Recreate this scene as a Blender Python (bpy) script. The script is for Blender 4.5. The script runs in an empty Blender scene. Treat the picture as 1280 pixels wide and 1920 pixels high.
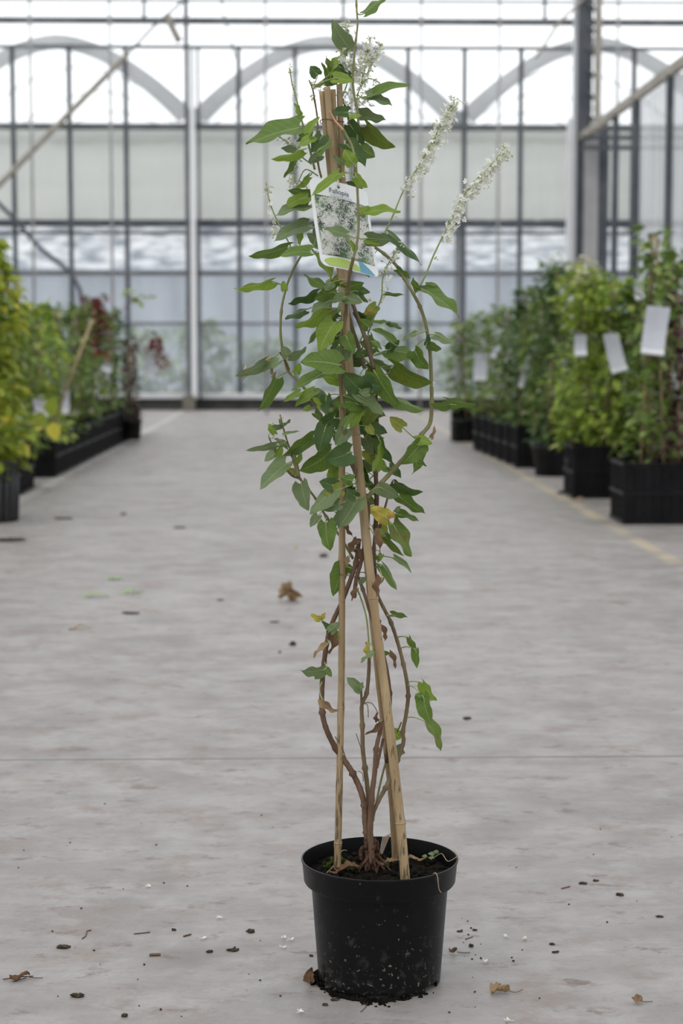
import bpy, math, random
from mathutils import Vector, Matrix, noise
R = math.radians
SC = bpy.context.scene
COL = SC.collection

# ------------------------------------------------------------------ camera
CAMZ, F = 1.09, 3340.0
PITCH, YAW = R(5.28), R(1.37)
cd = bpy.data.cameras.new('camera'); cam = bpy.data.objects.new('camera', cd); COL.objects.link(cam)
cam.location = (0, 0, CAMZ); cam.rotation_euler = (R(90)-PITCH, 0, -YAW)
cd.sensor_fit = 'VERTICAL'; cd.sensor_height = 36; cd.sensor_width = 24; cd.lens = F/1920*36
cd.dof.use_dof = True; cd.dof.focus_distance = 3.05; cd.dof.aperture_fstop = 5.0
cd.clip_end = 400
SC.camera = cam
FW = Vector((math.sin(YAW)*math.cos(PITCH), math.cos(YAW)*math.cos(PITCH), -math.sin(PITCH)))
RT = Vector((math.cos(YAW), -math.sin(YAW), 0)); UP = RT.cross(FW)
CP = Vector((0, 0, CAMZ))
def ray(px, py): return FW*F + RT*(px-640) + UP*(960-py)
def at(px, py, Y): d = ray(px, py); return CP + d*(Y/d.y)
def fl(px, py, z=0.0): d = ray(px, py); return CP + d*((z-CAMZ)/d.z)

# ------------------------------------------------------------------ world, sun, exposure
w = bpy.data.worlds.new('overcast_sky'); SC.world = w; w.use_nodes = True
nt = w.node_tree; bg = nt.nodes['Background']
tc = nt.nodes.new('ShaderNodeTexCoord'); sp = nt.nodes.new('ShaderNodeSeparateXYZ'); rp = nt.nodes.new('ShaderNodeValToRGB')
nt.links.new(tc.outputs['Generated'], sp.inputs[0]); nt.links.new(sp.outputs['Z'], rp.inputs[0]); nt.links.new(rp.outputs[0], bg.inputs[0])
rp.color_ramp.elements[0].position = 0.0; rp.color_ramp.elements[0].color = (.96, .98, 1, 1)
rp.color_ramp.elements[1].position = 1.0; rp.color_ramp.elements[1].color = (.95, .975, 1, 1)
bg.inputs[1].default_value = 1.5
sd = bpy.data.lights.new('sun', 'SUN'); sd.energy = 2.2; sd.angle = R(50); sd.color = (1, .95, .87)
so = bpy.data.objects.new('sun', sd); so.rotation_euler = (R(28), R(-22), 0); so.location = (0, 0, 12); COL.objects.link(so)
SC.view_settings.view_transform = 'Standard'; SC.view_settings.look = 'None'
SC.view_settings.exposure = 0.42; SC.view_settings.gamma = 1.0; SC.view_settings.use_curve_mapping = False

# ------------------------------------------------------------------ materials
def mat(name, col, rough=.6, spec=.5, metal=0, noise_amt=0, noise_scale=20, col2=None, stretch=None, bump=0, coord='Object', transl=0, alpha=0):
    m = bpy.data.materials.new(name); m.use_nodes = True; n = m.node_tree.nodes; l = m.node_tree.links
    b = n['Principled BSDF']; b.inputs['Roughness'].default_value = rough; b.inputs['Metallic'].default_value = metal
    b.inputs['Specular IOR Level'].default_value = spec
    c = (*col, 1); b.inputs['Base Color'].default_value = c
    m['src'] = None; src = None
    if col2 is not None:
        t = n.new('ShaderNodeTexCoord'); mp = n.new('ShaderNodeMapping'); no = n.new('ShaderNodeTexNoise'); r = n.new('ShaderNodeValToRGB')
        l.new(t.outputs[coord], mp.inputs[0]); l.new(mp.outputs[0], no.inputs[0]); l.new(no.outputs[0], r.inputs[0])
        if stretch: mp.inputs['Scale'].default_value = stretch
        no.inputs['Scale'].default_value = noise_scale; no.inputs['Detail'].default_value = 6
        r.color_ramp.elements[0].position = .35; r.color_ramp.elements[1].position = .65
        r.color_ramp.elements[0].color = c; r.color_ramp.elements[1].color = (*col2, 1)
        l.new(r.outputs[0], b.inputs['Base Color']); src = r.outputs[0]
        if bump:
            bu = n.new('ShaderNodeBump'); bu.inputs['Strength'].default_value = bump; bu.inputs['Distance'].default_value = .01
            l.new(no.outputs[0], bu.inputs['Height']); l.new(bu.outputs[0], b.inputs['Normal'])
    out = n['Material Output']; cur = b.outputs[0]
    if transl:
        tr = n.new('ShaderNodeBsdfTranslucent'); mx = n.new('ShaderNodeMixShader'); mx.inputs[0].default_value = transl
        if src: l.new(src, tr.inputs[0])
        else: tr.inputs[0].default_value = c
        l.new(cur, mx.inputs[1]); l.new(tr.outputs[0], mx.inputs[2]); cur = mx.outputs[0]
    if alpha:
        ta = n.new('ShaderNodeBsdfTransparent'); mx = n.new('ShaderNodeMixShader'); mx.inputs[0].default_value = alpha
        l.new(cur, mx.inputs[1]); l.new(ta.outputs[0], mx.inputs[2]); cur = mx.outputs[0]
    l.new(cur, out.inputs[0])
    del m['src']
    return m

def leaf_mat(name, c1, c2, vein, transl=.3, spots=None, rough=.5):
    m = bpy.data.materials.new(name); m.use_nodes = True; n = m.node_tree.nodes; l = m.node_tree.links
    b = n['Principled BSDF']; b.inputs['Roughness'].default_value = rough; b.inputs['Specular IOR Level'].default_value = .35
    uv = n.new('ShaderNodeUVMap'); s = n.new('ShaderNodeSeparateXYZ'); l.new(uv.outputs[0], s.inputs[0])
    def mth(op, a, bb=None, v=None):
        x = n.new('ShaderNodeMath'); x.operation = op
        for i, q in enumerate((a, bb)):
            if q is None: continue
            if isinstance(q, (int, float)): x.inputs[i].default_value = q
            else: l.new(q, x.inputs[i])
        return x.outputs[0]
    au = mth('ABSOLUTE', mth('SUBTRACT', s.outputs[0], .5))           # 0 midrib .. .5 margin
    mid = mth('LESS_THAN', au, .022)
    side = mth('FRACT', mth('MULTIPLY', mth('SUBTRACT', s.outputs[1], mth('MULTIPLY', au, .55)), 7.0))
    sv = mth('MULTIPLY', mth('LESS_THAN', side, .10), .35)
    v = mth('MAXIMUM', mid, sv)
    t = n.new('ShaderNodeTexCoord'); no = n.new('ShaderNodeTexNoise'); no.inputs['Scale'].default_value = 45; no.inputs['Detail'].default_value = 4
    l.new(t.outputs['Object'], no.inputs[0])
    r = n.new('ShaderNodeValToRGB'); l.new(no.outputs[0], r.inputs[0])
    r.color_ramp.elements[0].position = .3; r.color_ramp.elements[1].position = .7
    r.color_ramp.elements[0].color = (*c1, 1); r.color_ramp.elements[1].color = (*c2, 1)
    cur = r.outputs[0]
    if spots:
        n2 = n.new('ShaderNodeTexNoise'); n2.inputs['Scale'].default_value = 70; l.new(t.outputs['Object'], n2.inputs[0])
        g = mth('MULTIPLY', mth('SUBTRACT', n2.outputs[0], .55), 8); g = n.new('ShaderNodeClamp'); 
        l.new(mth('MULTIPLY', mth('SUBTRACT', n2.outputs[0], .55), 8), g.inputs[0])
        mx = n.new('ShaderNodeMixRGB'); l.new(g.outputs[0], mx.inputs[0]); l.new(cur, mx.inputs[1]); mx.inputs[2].default_value = (*spots, 1); cur = mx.outputs[0]
    mx = n.new('ShaderNodeMixRGB'); l.new(v, mx.inputs[0]); l.new(cur, mx.inputs[1]); mx.inputs[2].default_value = (*vein, 1); cur = mx.outputs[0]
    l.new(cur, b.inputs['Base Color'])
    bu = n.new('ShaderNodeBump'); bu.inputs['Strength'].default_value = .4; bu.inputs['Distance'].default_value = .001; bu.invert = True
    l.new(v, bu.inputs['Height']); l.new(bu.outputs[0], b.inputs['Normal'])
    tr = n.new('ShaderNodeBsdfTranslucent'); l.new(cur, tr.inputs[0]); ms = n.new('ShaderNodeMixShader'); ms.inputs[0].default_value = transl
    l.new(b.outputs[0], ms.inputs[1]); l.new(tr.outputs[0], ms.inputs[2]); l.new(ms.outputs[0], n['Material Output'].inputs[0])
    return m

def bush_mat(name, stops, transl=.3):
    m = bpy.data.materials.new(name); m.use_nodes = True; n = m.node_tree.nodes; l = m.node_tree.links
    b = n['Principled BSDF']; b.inputs['Roughness'].default_value = .5; b.inputs['Specular IOR Level'].default_value = .35
    g = n.new('ShaderNodeNewGeometry'); r = n.new('ShaderNodeValToRGB'); r.color_ramp.interpolation = 'CONSTANT'
    l.new(g.outputs['Random Per Island'], r.inputs[0]); e = r.color_ramp.elements
    e[0].position = 0; e[0].color = (*stops[0][1], 1); e[1].position = stops[1][0]; e[1].color = (*stops[1][1], 1)
    for p, c in stops[2:]:
        q = e.new(p); q.color = (*c, 1)
    l.new(r.outputs[0], b.inputs['Base Color'])
    tr = n.new('ShaderNodeBsdfTranslucent'); l.new(r.outputs[0], tr.inputs[0]); ms = n.new('ShaderNodeMixShader'); ms.inputs[0].default_value = transl
    l.new(b.outputs[0], ms.inputs[1]); l.new(tr.outputs[0], ms.inputs[2]); l.new(ms.outputs[0], n['Material Output'].inputs[0])
    return m

M = {}
M['d'] = leaf_mat('dark_leaf', (.05, .10, .026), (.075, .135, .033), (.13, .20, .07))
M['g'] = leaf_mat('green_leaf', (.095, .165, .028), (.135, .215, .036), (.24, .32, .11))
M['l'] = leaf_mat('lit_lime_leaf', (.18, .28, .035), (.24, .35, .045), (.36, .45, .14), transl=.4)  # yellow-green of leaves in the light, put into the colour
M['b'] = leaf_mat('grey_green_leaf', (.14, .20, .085), (.19, .25, .11), (.27, .34, .17))  # grey-green of leaf undersides, also painted in for highlights on leaves
M['o'] = leaf_mat('olive_leaf', (.10, .17, .022), (.15, .21, .03), (.2, .25, .06), spots=(.16, .12, .03))
M['y'] = leaf_mat('yellow_leaf', (.52, .46, .08), (.45, .36, .05), (.6, .55, .2), spots=(.42, .22, .05))
M['m'] = leaf_mat('mottled_leaf', (.30, .32, .05), (.20, .26, .04), (.4, .4, .12), spots=(.30, .14, .04))
M['p'] = leaf_mat('pale_fallen_leaf', (.34, .46, .22), (.42, .53, .28), (.55, .6, .45))
M['r'] = leaf_mat('dried_leaf', (.14, .075, .04), (.22, .13, .075), (.1, .05, .03), transl=.15, rough=.8)
M['t'] = leaf_mat('tan_dried_leaf', (.36, .25, .14), (.25, .16, .08), (.2, .12, .06), transl=.15, rough=.8)
M['stem_wood'] = mat('woody_stem', (.10, .055, .034), .75, .3, col2=(.18, .11, .07), noise_scale=60, stretch=(1, 1, .25), bump=.5)
M['stem_tan'] = mat('tan_stem', (.13, .09, .05), .65, .35, col2=(.21, .155, .085), noise_scale=60, stretch=(1, 1, .25), bump=.3)
M['stem_olive'] = mat('olive_stem', (.17, .16, .06), .55, .4, col2=(.24, .23, .10), noise_scale=40, stretch=(1, 1, .3))
M['stem_green'] = mat('green_stem', (.23, .29, .10), .5, .4, col2=(.30, .36, .15), noise_scale=40)
M['stem_pink'] = mat('pink_stem', (.62, .25, .20), .5, .4, col2=(.48, .30, .18), noise_scale=8)
M['petal'] = mat('white_petal', (.86, .86, .78), .6, .3, col2=(.93, .93, .87), noise_scale=90, transl=.25)
M['bud'] = mat('cream_bud', (.64, .68, .44), .6, .3, col2=(.78, .80, .60), noise_scale=90, transl=.2)
M['pot'] = None
M['soil'] = mat('potting_soil', (.004, .0035, .003), .9, .08, col2=(.016, .0125, .009), noise_scale=70, bump=1)
M['moss'] = mat('moss', (.015, .028, .005), .9, .1, col2=(.055, .075, .014), noise_scale=90)
M['steel'] = mat('galvanised_steel', (.10, .107, .115), .5, .4, metal=.2, col2=(.16, .166, .175), noise_scale=3)
M['whitepaint'] = mat('white_painted_steel', (.82, .83, .84), .5, .4)
M['bar'] = mat('dark_glazing_bar', (.065, .073, .088), .5, .3, col2=(.10, .11, .125), noise_scale=3)
M['steel_beige'] = mat('weathered_beam', (.30, .27, .235), .7, .3, col2=(.40, .37, .33), noise_scale=3)
M['alu'] = mat('pale_aluminium', (.70, .71, .72), .4, .5, col2=(.62, .63, .65), noise_scale=2)
M['wirem'] = mat('grey_cable', (.26, .26, .255), .5, .4, col2=(.33, .33, .325), noise_scale=3)
M['kerb'] = mat('dark_kerb', (.05, .05, .048), .8, .2, col2=(.09, .088, .08), noise_scale=4)
M['concrete_block'] = mat('brown_concrete', (.16, .15, .12), .8, .2, col2=(.22, .20, .17), noise_scale=6)
M['dimglass'] = mat('dimming_roof_glass', (.5, .52, .54), .3, .3, transl=.5, alpha=.52)  # for the unseen glazing, see-through share set to dim the interior
M['colgrey'] = mat('grey_column', (.30, .295, .30), .6, .3, col2=(.36, .355, .36), noise_scale=3)
M['glass'] = mat('greenhouse_glass', (.75, .79, .82), .15, .5, transl=.5, alpha=.84)
M['screen'] = mat('roller_screen_fabric', (.80, .81, .76), .8, .2, col2=(.88, .89, .84), noise_scale=1.2, stretch=(.3, 1, 2), transl=.35)
M['film'] = mat('tunnel_film', (.78, .80, .82), .3, .5, col2=(.9, .92, .94), noise_scale=1.5, transl=.6, alpha=.35)
M['archband'] = mat('tunnel_gable_band', (.30, .305, .31), .6, .3, col2=(.40, .405, .41), noise_scale=1, transl=.35, alpha=.12)
M['farfilm'] = mat('crinkle_sparkle_film', (.22, .25, .30), .5, .4, col2=(.95, .97, 1), noise_scale=2.6, stretch=(.6, 1, 2.4), transl=.4)  # sparkle on the crinkles painted as white and grey-blue patches
M['farfilm2'] = mat('milky_film', (.25, .28, .33), .5, .4, col2=(.42, .46, .53), noise_scale=.5, stretch=(1.6, 1, .3), transl=.4)
M['curtain'] = mat('streaked_curtain', (.52, .54, .55), .5, .4, col2=(.74, .76, .78), noise_scale=3, stretch=(1, 3, .12), transl=.5, alpha=.30)
M['blackplastic'] = mat('black_plastic', (.003, .003, .004), .45, .18, col2=(.008, .008, .009), noise_scale=8)
M['greyplastic'] = mat('dusty_grey_plastic', (.010, .010, .011), .5, .2, col2=(.022, .022, .023), noise_scale=8)
M['ribplastic'] = mat('ribbed_grey_plastic', (.03, .03, .033), .45, .45, col2=(.05, .05, .053), noise_scale=8)
M['whiteplastic'] = mat('white_label_plastic', (.60, .62, .66), .35, .5, col2=(.52, .54, .59), noise_scale=8)
M['whitetag'] = mat('white_card', (.84, .85, .86), .35, .5)
M['taggreen'] = mat('print_green', (.42, .56, .13), .35, .5)
M['tagblue'] = mat('print_blue', (.12, .36, .48), .35, .5)
M['ink'] = mat('ink_blue_black', (.05, .08, .12), .4, .5)
M['ink2'] = mat('ink_grey', (.45, .48, .52), .4, .5)
M['outground'] = mat('outdoor_ground', (.22, .21, .19), .9, .1, col2=(.28, .27, .25), noise_scale=1)
M['clod'] = mat('soil_clod', (.045, .032, .022), .9, .1, col2=(.10, .075, .055), noise_scale=120, bump=.6)
M['twig'] = mat('twig', (.10, .06, .04), .8, .2, col2=(.18, .12, .08), noise_scale=80)
M['palebits'] = mat('pale_root', (.40, .28, .20), .7, .2, col2=(.5, .36, .26), noise_scale=60)

M['clodwood'] = mat('root_bark', (.05, .026, .017), .85, .2, col2=(.13, .07, .045), noise_scale=110, bump=.8)
def bamboo_mat():
    m = mat('bamboo', (.30, .205, .105), .5, .4, col2=(.42, .31, .175), noise_scale=14, stretch=(3, 3, .35))
    n = m.node_tree.nodes; l = m.node_tree.links; b = n['Principled BSDF']
    t = n.new('ShaderNodeTexCoord'); mp = n.new('ShaderNodeMapping'); mp.inputs['Scale'].default_value = (6, 6, .55)
    no = n.new('ShaderNodeTexNoise'); no.inputs['Scale'].default_value = 50; no.inputs['Detail'].default_value = 5
    l.new(t.outputs['Object'], mp.inputs[0]); l.new(mp.outputs[0], no.inputs[0])
    s = n.new('ShaderNodeSeparateXYZ'); l.new(t.outputs['Object'], s.inputs[0])
    mr = n.new('ShaderNodeMapRange'); l.new(s.outputs['Z'], mr.inputs[0])
    mr.inputs[1].default_value = .33; mr.inputs[2].default_value = .75; mr.inputs[3].default_value = .46; mr.inputs[4].default_value = .30
    lt = n.new('ShaderNodeMath'); lt.operation = 'SUBTRACT'; l.new(mr.outputs[0], lt.inputs[0]); l.new(no.outputs[0], lt.inputs[1])
    mu = n.new('ShaderNodeMath'); mu.operation = 'MULTIPLY'; mu.use_clamp = True; mu.inputs[1].default_value = 12; l.new(lt.outputs[0], mu.inputs[0])
    mx = n.new('ShaderNodeMixRGB'); mx.inputs[2].default_value = (.09, .07, .04, 1); l.new(mu.outputs[0], mx.inputs[0])
    old = b.inputs['Base Color'].links[0].from_socket; l.new(old, mx.inputs[1]); l.new(mx.outputs[0], b.inputs['Base Color'])
    return m
M['bamboo'] = bamboo_mat()

def pot_mat():
    m = mat('black_pot_plastic', (.004, .0042, .005), .36, .16)
    n = m.node_tree.nodes; l = m.node_tree.links; b = n['Principled BSDF']
    t = n.new('ShaderNodeTexCoord'); s = n.new('ShaderNodeSeparateXYZ'); l.new(t.outputs['Object'], s.inputs[0])
    hz = n.new('ShaderNodeMapRange'); l.new(s.outputs['Z'], hz.inputs[0]); hz.inputs[1].default_value = .0; hz.inputs[2].default_value = .15; hz.inputs[3].default_value = 1; hz.inputs[4].default_value = 0
    def layer(scale, th, gain, stretch=(1, 1, 1)):
        mp = n.new('ShaderNodeMapping'); mp.inputs['Scale'].default_value = stretch; no = n.new('ShaderNodeTexNoise'); no.inputs['Scale'].default_value = scale; no.inputs['Detail'].default_value = 5
        l.new(t.outputs['Object'], mp.inputs[0]); l.new(mp.outputs[0], no.inputs[0])
        h = n.new('ShaderNodeMath'); h.operation = 'MULTIPLY_ADD'; l.new(hz.outputs[0], h.inputs[0]); h.inputs[1].default_value = .10; h.inputs[2].default_value = -th
        a = n.new('ShaderNodeMath'); a.operation = 'ADD'; l.new(no.outputs[0], a.inputs[0]); l.new(h.outputs[0], a.inputs[1])
        c = n.new('ShaderNodeMath'); c.operation = 'MULTIPLY'; c.use_clamp = True; l.new(a.outputs[0], c.inputs[0]); c.inputs[1].default_value = gain
        return c.outputs[0]
    a = layer(48, .62, 3.0, (1, 1, .9)); bb = layer(170, .70, 14)
    m1 = n.new('ShaderNodeMixRGB'); l.new(a, m1.inputs[0]); m1.inputs[1].default_value = (.005, .0052, .006, 1); m1.inputs[2].default_value = (.075, .065, .055, 1)
    m2 = n.new('ShaderNodeMixRGB'); l.new(bb, m2.inputs[0]); l.new(m1.outputs[0], m2.inputs[1]); m2.inputs[2].default_value = (.22, .20, .17, 1)
    l.new(m2.outputs[0], b.inputs['Base Color'])
    return m
M['pot'] = pot_mat()

def floor_mat():
    m = bpy.data.materials.new('worn_concrete'); m.use_nodes = True; n = m.node_tree.nodes; l = m.node_tree.links
    b = n['Principled BSDF']; b.inputs['Specular IOR Level'].default_value = .5
    t = n.new('ShaderNodeTexCoord')
    def nz(scale, st=(1, 1, 1), det=6, lo=.35, hi=.65, rough=.55, off=0):
        mp = n.new('ShaderNodeMapping'); mp.inputs['Scale'].default_value = st; mp.inputs['Location'].default_value = (off, off*.7, 0)
        no = n.new('ShaderNodeTexNoise'); no.inputs['Scale'].default_value = scale; no.inputs['Detail'].default_value = det; no.inputs['Roughness'].default_value = rough
        l.new(t.outputs['Object'], mp.inputs[0]); l.new(mp.outputs[0], no.inputs[0])
        r = n.new('ShaderNodeMapRange'); r.clamp = True; l.new(no.outputs[0], r.inputs[0]); r.inputs[1].default_value = lo; r.inputs[2].default_value = hi
        return r.outputs[0]
    def mix(fac, a, c, amt=1.0):
        x = n.new('ShaderNodeMixRGB')
        if amt != 1:
            q = n.new('ShaderNodeMath'); q.operation = 'MULTIPLY'; q.inputs[1].default_value = amt; l.new(fac, q.inputs[0]); fac = q.outputs[0]
        l.new(fac, x.inputs[0])
        for i, v in ((1, a), (2, c)):
            if isinstance(v, tuple): x.inputs[i].default_value = (*v, 1)
            else: l.new(v, x.inputs[i])
        return x.outputs[0]
    c = mix(nz(.9), (.235, .211, .200), (.305, .279, .266))
    c = mix(nz(5, (1, 1.4, 1), 9, .42, .62, .65), c, (.40, .376, .365), .65)
    c = mix(nz(3.2, (1, 1, 1), 9, .50, .70, .65, off=9), c, (.185, .168, .160), .8)
    c = mix(nz(16, (1, 1.5, 1), 9, .50, .72, .7, off=2), c, (.175, .16, .152), .7)
    c = mix(nz(4.5, (1, 1.2, 1), 10, .53, .66, .72, off=3), c, (.22, .165, .135), .8)
    c = mix(nz(9, (1, 1.6, 1), 9, .565, .66, .72, off=5), c, (.13, .088, .066), .9)
    c = mix(nz(6, (1, 1.5, 1), 9, .63, .70, .75, off=17), c, (.075, .052, .042), .8)
    c = mix(nz(150, (1, 1, 1), 3, .68, .76), c, (.10, .08, .07), .8)
    c = mix(nz(260, (1, 1, 1), 2, .3, .7), c, (.36, .345, .34), .22)
    s = n.new('ShaderNodeSeparateXYZ'); l.new(t.outputs['Object'], s.inputs[0])
    wob = n.new('ShaderNodeTexNoise'); wob.inputs['Scale'].default_value = 12; l.new(t.outputs['Object'], wob.inputs[0])
    def line(sock, pos, width, colr, amt, base, wobble=.004, brk=None):
        a = n.new('ShaderNodeMath'); a.operation = 'SUBTRACT'; l.new(sock, a.inputs[0]); a.inputs[1].default_value = pos
        w2 = n.new('ShaderNodeMath'); w2.operation = 'MULTIPLY_ADD'; l.new(wob.outputs[0], w2.inputs[0]); w2.inputs[1].default_value = wobble; l.new(a.outputs[0], w2.inputs[2])
        ab = n.new('ShaderNodeMath'); ab.operation = 'ABSOLUTE'; l.new(w2.outputs[0], ab.inputs[0])
        lt = n.new('ShaderNodeMath'); lt.operation = 'LESS_THAN'; l.new(ab.outputs[0], lt.inputs[0]); lt.inputs[1].default_value = width
        f = lt.outputs[0]
        if brk is not None:
            q = n.new('ShaderNodeMath'); q.operation = 'MULTIPLY'; l.new(f, q.inputs[0]); l.new(brk, q.inputs[1]); f = q.outputs[0]
        return mix(f, base, colr, amt)
    wear = nz(3, (1, 1, 1), 6, .35, .6)
    c = line(s.outputs['X'], 1.93, .045, (.55, .44, .26), .6, c, .03, wear)
    c = line(s.outputs['X'], -1.98, .05, (.68, .64, .56), .6, c, .03, wear)
    c = line(s.outputs['Y'], JOINT_Y, .0055, (.07, .062, .055), .92, c, .006)
    l.new(c, b.inputs['Base Color'])
    ro = n.new('ShaderNodeMapRange'); l.new(nz(3, (1, 1, 1), 6), ro.inputs[0]); ro.inputs[3].default_value = .42; ro.inputs[4].default_value = .62; l.new(ro.outputs[0], b.inputs['Roughness'])
    bu = n.new('ShaderNodeBump'); bu.inputs['Strength'].default_value = .12; bu.inputs['Distance'].default_value = .004
    l.new(nz(90, det=5), bu.inputs['Height']); l.new(bu.outputs[0], b.inputs['Normal'])
    return m
JOINT_Y = fl(640, 1421).y

# ------------------------------------------------------------------ mesh helpers
class MB:
    def __init__(s): s.v = []; s.f = []; s.uv = []; s.mi = []; s.flat = False
    def add(s, vs, fs, uvs=None, mi=0):
        o = len(s.v); s.v += [tuple(p) for p in vs]
        for i, f in enumerate(fs):
            s.f.append([o+j for j in f]); s.mi.append(mi)
            s.uv.append([uvs[j] for j in f] if uvs else [(0, 0)]*len(f))
    def box(s, c, d, mi=0, rot=None):
        hx, hy, hz = d[0]/2, d[1]/2, d[2]/2
        vs = [Vector((x*hx, y*hy, z*hz)) for z in (-1, 1) for y in (-1, 1) for x in (-1, 1)]
        if rot: vs = [rot @ q for q in vs]
        vs = [q+Vector(c) for q in vs]
        s.add(vs, [(0, 2, 3, 1), (4, 5, 7, 6), (0, 1, 5, 4), (2, 6, 7, 3), (0, 4, 6, 2), (1, 3, 7, 5)], mi=mi)
    def beam(s, a, b, wx, wy, mi=0):
        a, b = Vector(a), Vector(b); d = b-a; z = d.normalized(); x = Vector((0, 1, 0)).cross(z)
        if x.length < .1: x = Vector((1, 0, 0)).cross(z)
        x.normalize(); y = z.cross(x); rot = Matrix((x, y, z)).transposed()
        s.box((a+b)/2, (wx, wy, d.length), mi, rot)
    def tube(s, pts, rads, n=8, mi=0, cap=True):
        pts = [Vector(p) for p in pts]; m = len(pts)
        if not isinstance(rads, (list, tuple)): rads = [rads]*m
        o = len(s.v); prev = None; vs = []
        for i, p in enumerate(pts):
            t = (pts[min(i+1, m-1)]-pts[max(i-1, 0)])
            t = t.normalized() if t.length > 1e-9 else Vector((0, 0, 1))
            if prev is None:
                a = Vector((0, 1, 0)) if abs(t.y) < .9 else Vector((1, 0, 0)); x = a.cross(t).normalized()
            else:
                x = (prev - t*prev.dot(t)); x = x.normalized() if x.length > 1e-6 else Vector((1, 0, 0))
            prev = x; y = t.cross(x)
            for k in range(n):
                an = 2*math.pi*k/n; vs.append(p + (x*math.cos(an)+y*math.sin(an))*rads[i])
        fs = [(i*n+k, i*n+(k+1) % n, (i+1)*n+(k+1) % n, (i+1)*n+k) for i in range(m-1) for k in range(n)]
        if cap: fs += [tuple(range(n-1, -1, -1)), tuple((m-1)*n+k for k in range(n))]
        uvs = [(.5, .5)]*len(vs)
        s.add(vs, fs, uvs, mi)
    def blob(s, c, rx, ry, rz, seed=0, amp=.3, seg=8, rings=6, mi=0, fr=2.0):
        vs = []; c = Vector(c)
        for i in range(rings+1):
            th = math.pi*i/rings
            for k in range(seg):
                ph = 2*math.pi*k/seg; d = Vector((math.sin(th)*math.cos(ph), math.sin(th)*math.sin(ph), math.cos(th)))
                q = 1+amp*noise.noise(d*fr+Vector((seed*3.1, seed*1.7, seed)))
                vs.append(c+Vector((d.x*rx*q, d.y*ry*q, d.z*rz*q)))
        fs = [(i*seg+k, (i+1)*seg+k, (i+1)*seg+(k+1) % seg, i*seg+(k+1) % seg) for i in range(rings) for k in range(seg)]
        s.add(vs, fs, mi=mi)
    def lathe(s, prof, n=64, mi=0, c=(0, 0, 0)):
        vs = [(c[0]+r*math.cos(2*math.pi*k/n), c[1]+r*math.sin(2*math.pi*k/n), c[2]+z) for r, z in prof for k in range(n)]
        fs = [(i*n+k, i*n+(k+1) % n, (i+1)*n+(k+1) % n, (i+1)*n+k) for i in range(len(prof)-1) for k in range(n)]
        s.add(vs, fs, mi=mi)
    def build(s, name, mats, parent=None, smooth=True, origin=None, sub=0):
        me = bpy.data.meshes.new(name); vv = s.v
        if origin is not None:
            ox, oy, oz = origin; vv = [(x-ox, y-oy, z-oz) for x, y, z in s.v]
        me.from_pydata(vv, [], s.f)
        uvl = me.uv_layers.new(name='UVMap'); flat = [c for f in s.uv for u in f for c in u]; uvl.data.foreach_set('uv', flat)
        if not isinstance(mats, (list, tuple)): mats = [mats]
        for m_ in mats: me.materials.append(m_)
        me.polygons.foreach_set('material_index', s.mi)
        if smooth: me.polygons.foreach_set('use_smooth', [True]*len(me.polygons))
        me.update(); me.validate()
        o = bpy.data.objects.new(name, me); COL.objects.link(o)
        if origin is not None: o.location = origin
        if parent: o.parent = parent
        return o

def tag(o, label=None, cat=None, group=None, kind=None):
    if label: o['label'] = label
    if cat: o['category'] = cat
    if group: o['group'] = group
    if kind: o['kind'] = kind
    return o
def struct(o): o['kind'] = 'structure'; return o
def empty(name, loc=(0, 0, 0), rz=0):
    o = bpy.data.objects.new(name, None); COL.objects.link(o); o.location = loc; o.rotation_euler.z = rz; o.empty_display_size = .1; return o
def kids_copy(root, loc, rz=0, sc=1):
    r = root.copy(); COL.objects.link(r); r.location = loc; r.rotation_euler.z = rz; r.scale = (sc, sc, sc)
    for ch in list(root.children):
        c = ch.copy(); COL.objects.link(c); c.parent = r
        for g in ch.children:
            d = g.copy(); COL.objects.link(d); d.parent = c
    return r
def smooth_path(pts, sub=6):
    out = []; n = len(pts)
    for i in range(n-1):
        p0, p1, p2, p3 = pts[max(i-1, 0)], pts[i], pts[i+1], pts[min(i+2, n-1)]
        for k in range(sub):
            t = k/sub
            out.append(.5*((2*p1)+(-p0+p2)*t+(2*p0-5*p1+4*p2-p3)*t*t+(-p0+3*p1-3*p2+p3)*t**3))
    out.append(pts[-1]); return out

# ------------------------------------------------------------------ floor and outside ground
WY = 31.4; XL, XR = -9.3, 12.2
m = MB(); m.box((1.45, 2.0, -.06), (XR-XL, 58.8, .12)); struct(m.build('floor', floor_mat(), smooth=False))
m = MB(); m.box((0, 70, -.13), (120, 77, .1)); struct(m.build('ground', M['outground'], smooth=False))

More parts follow.
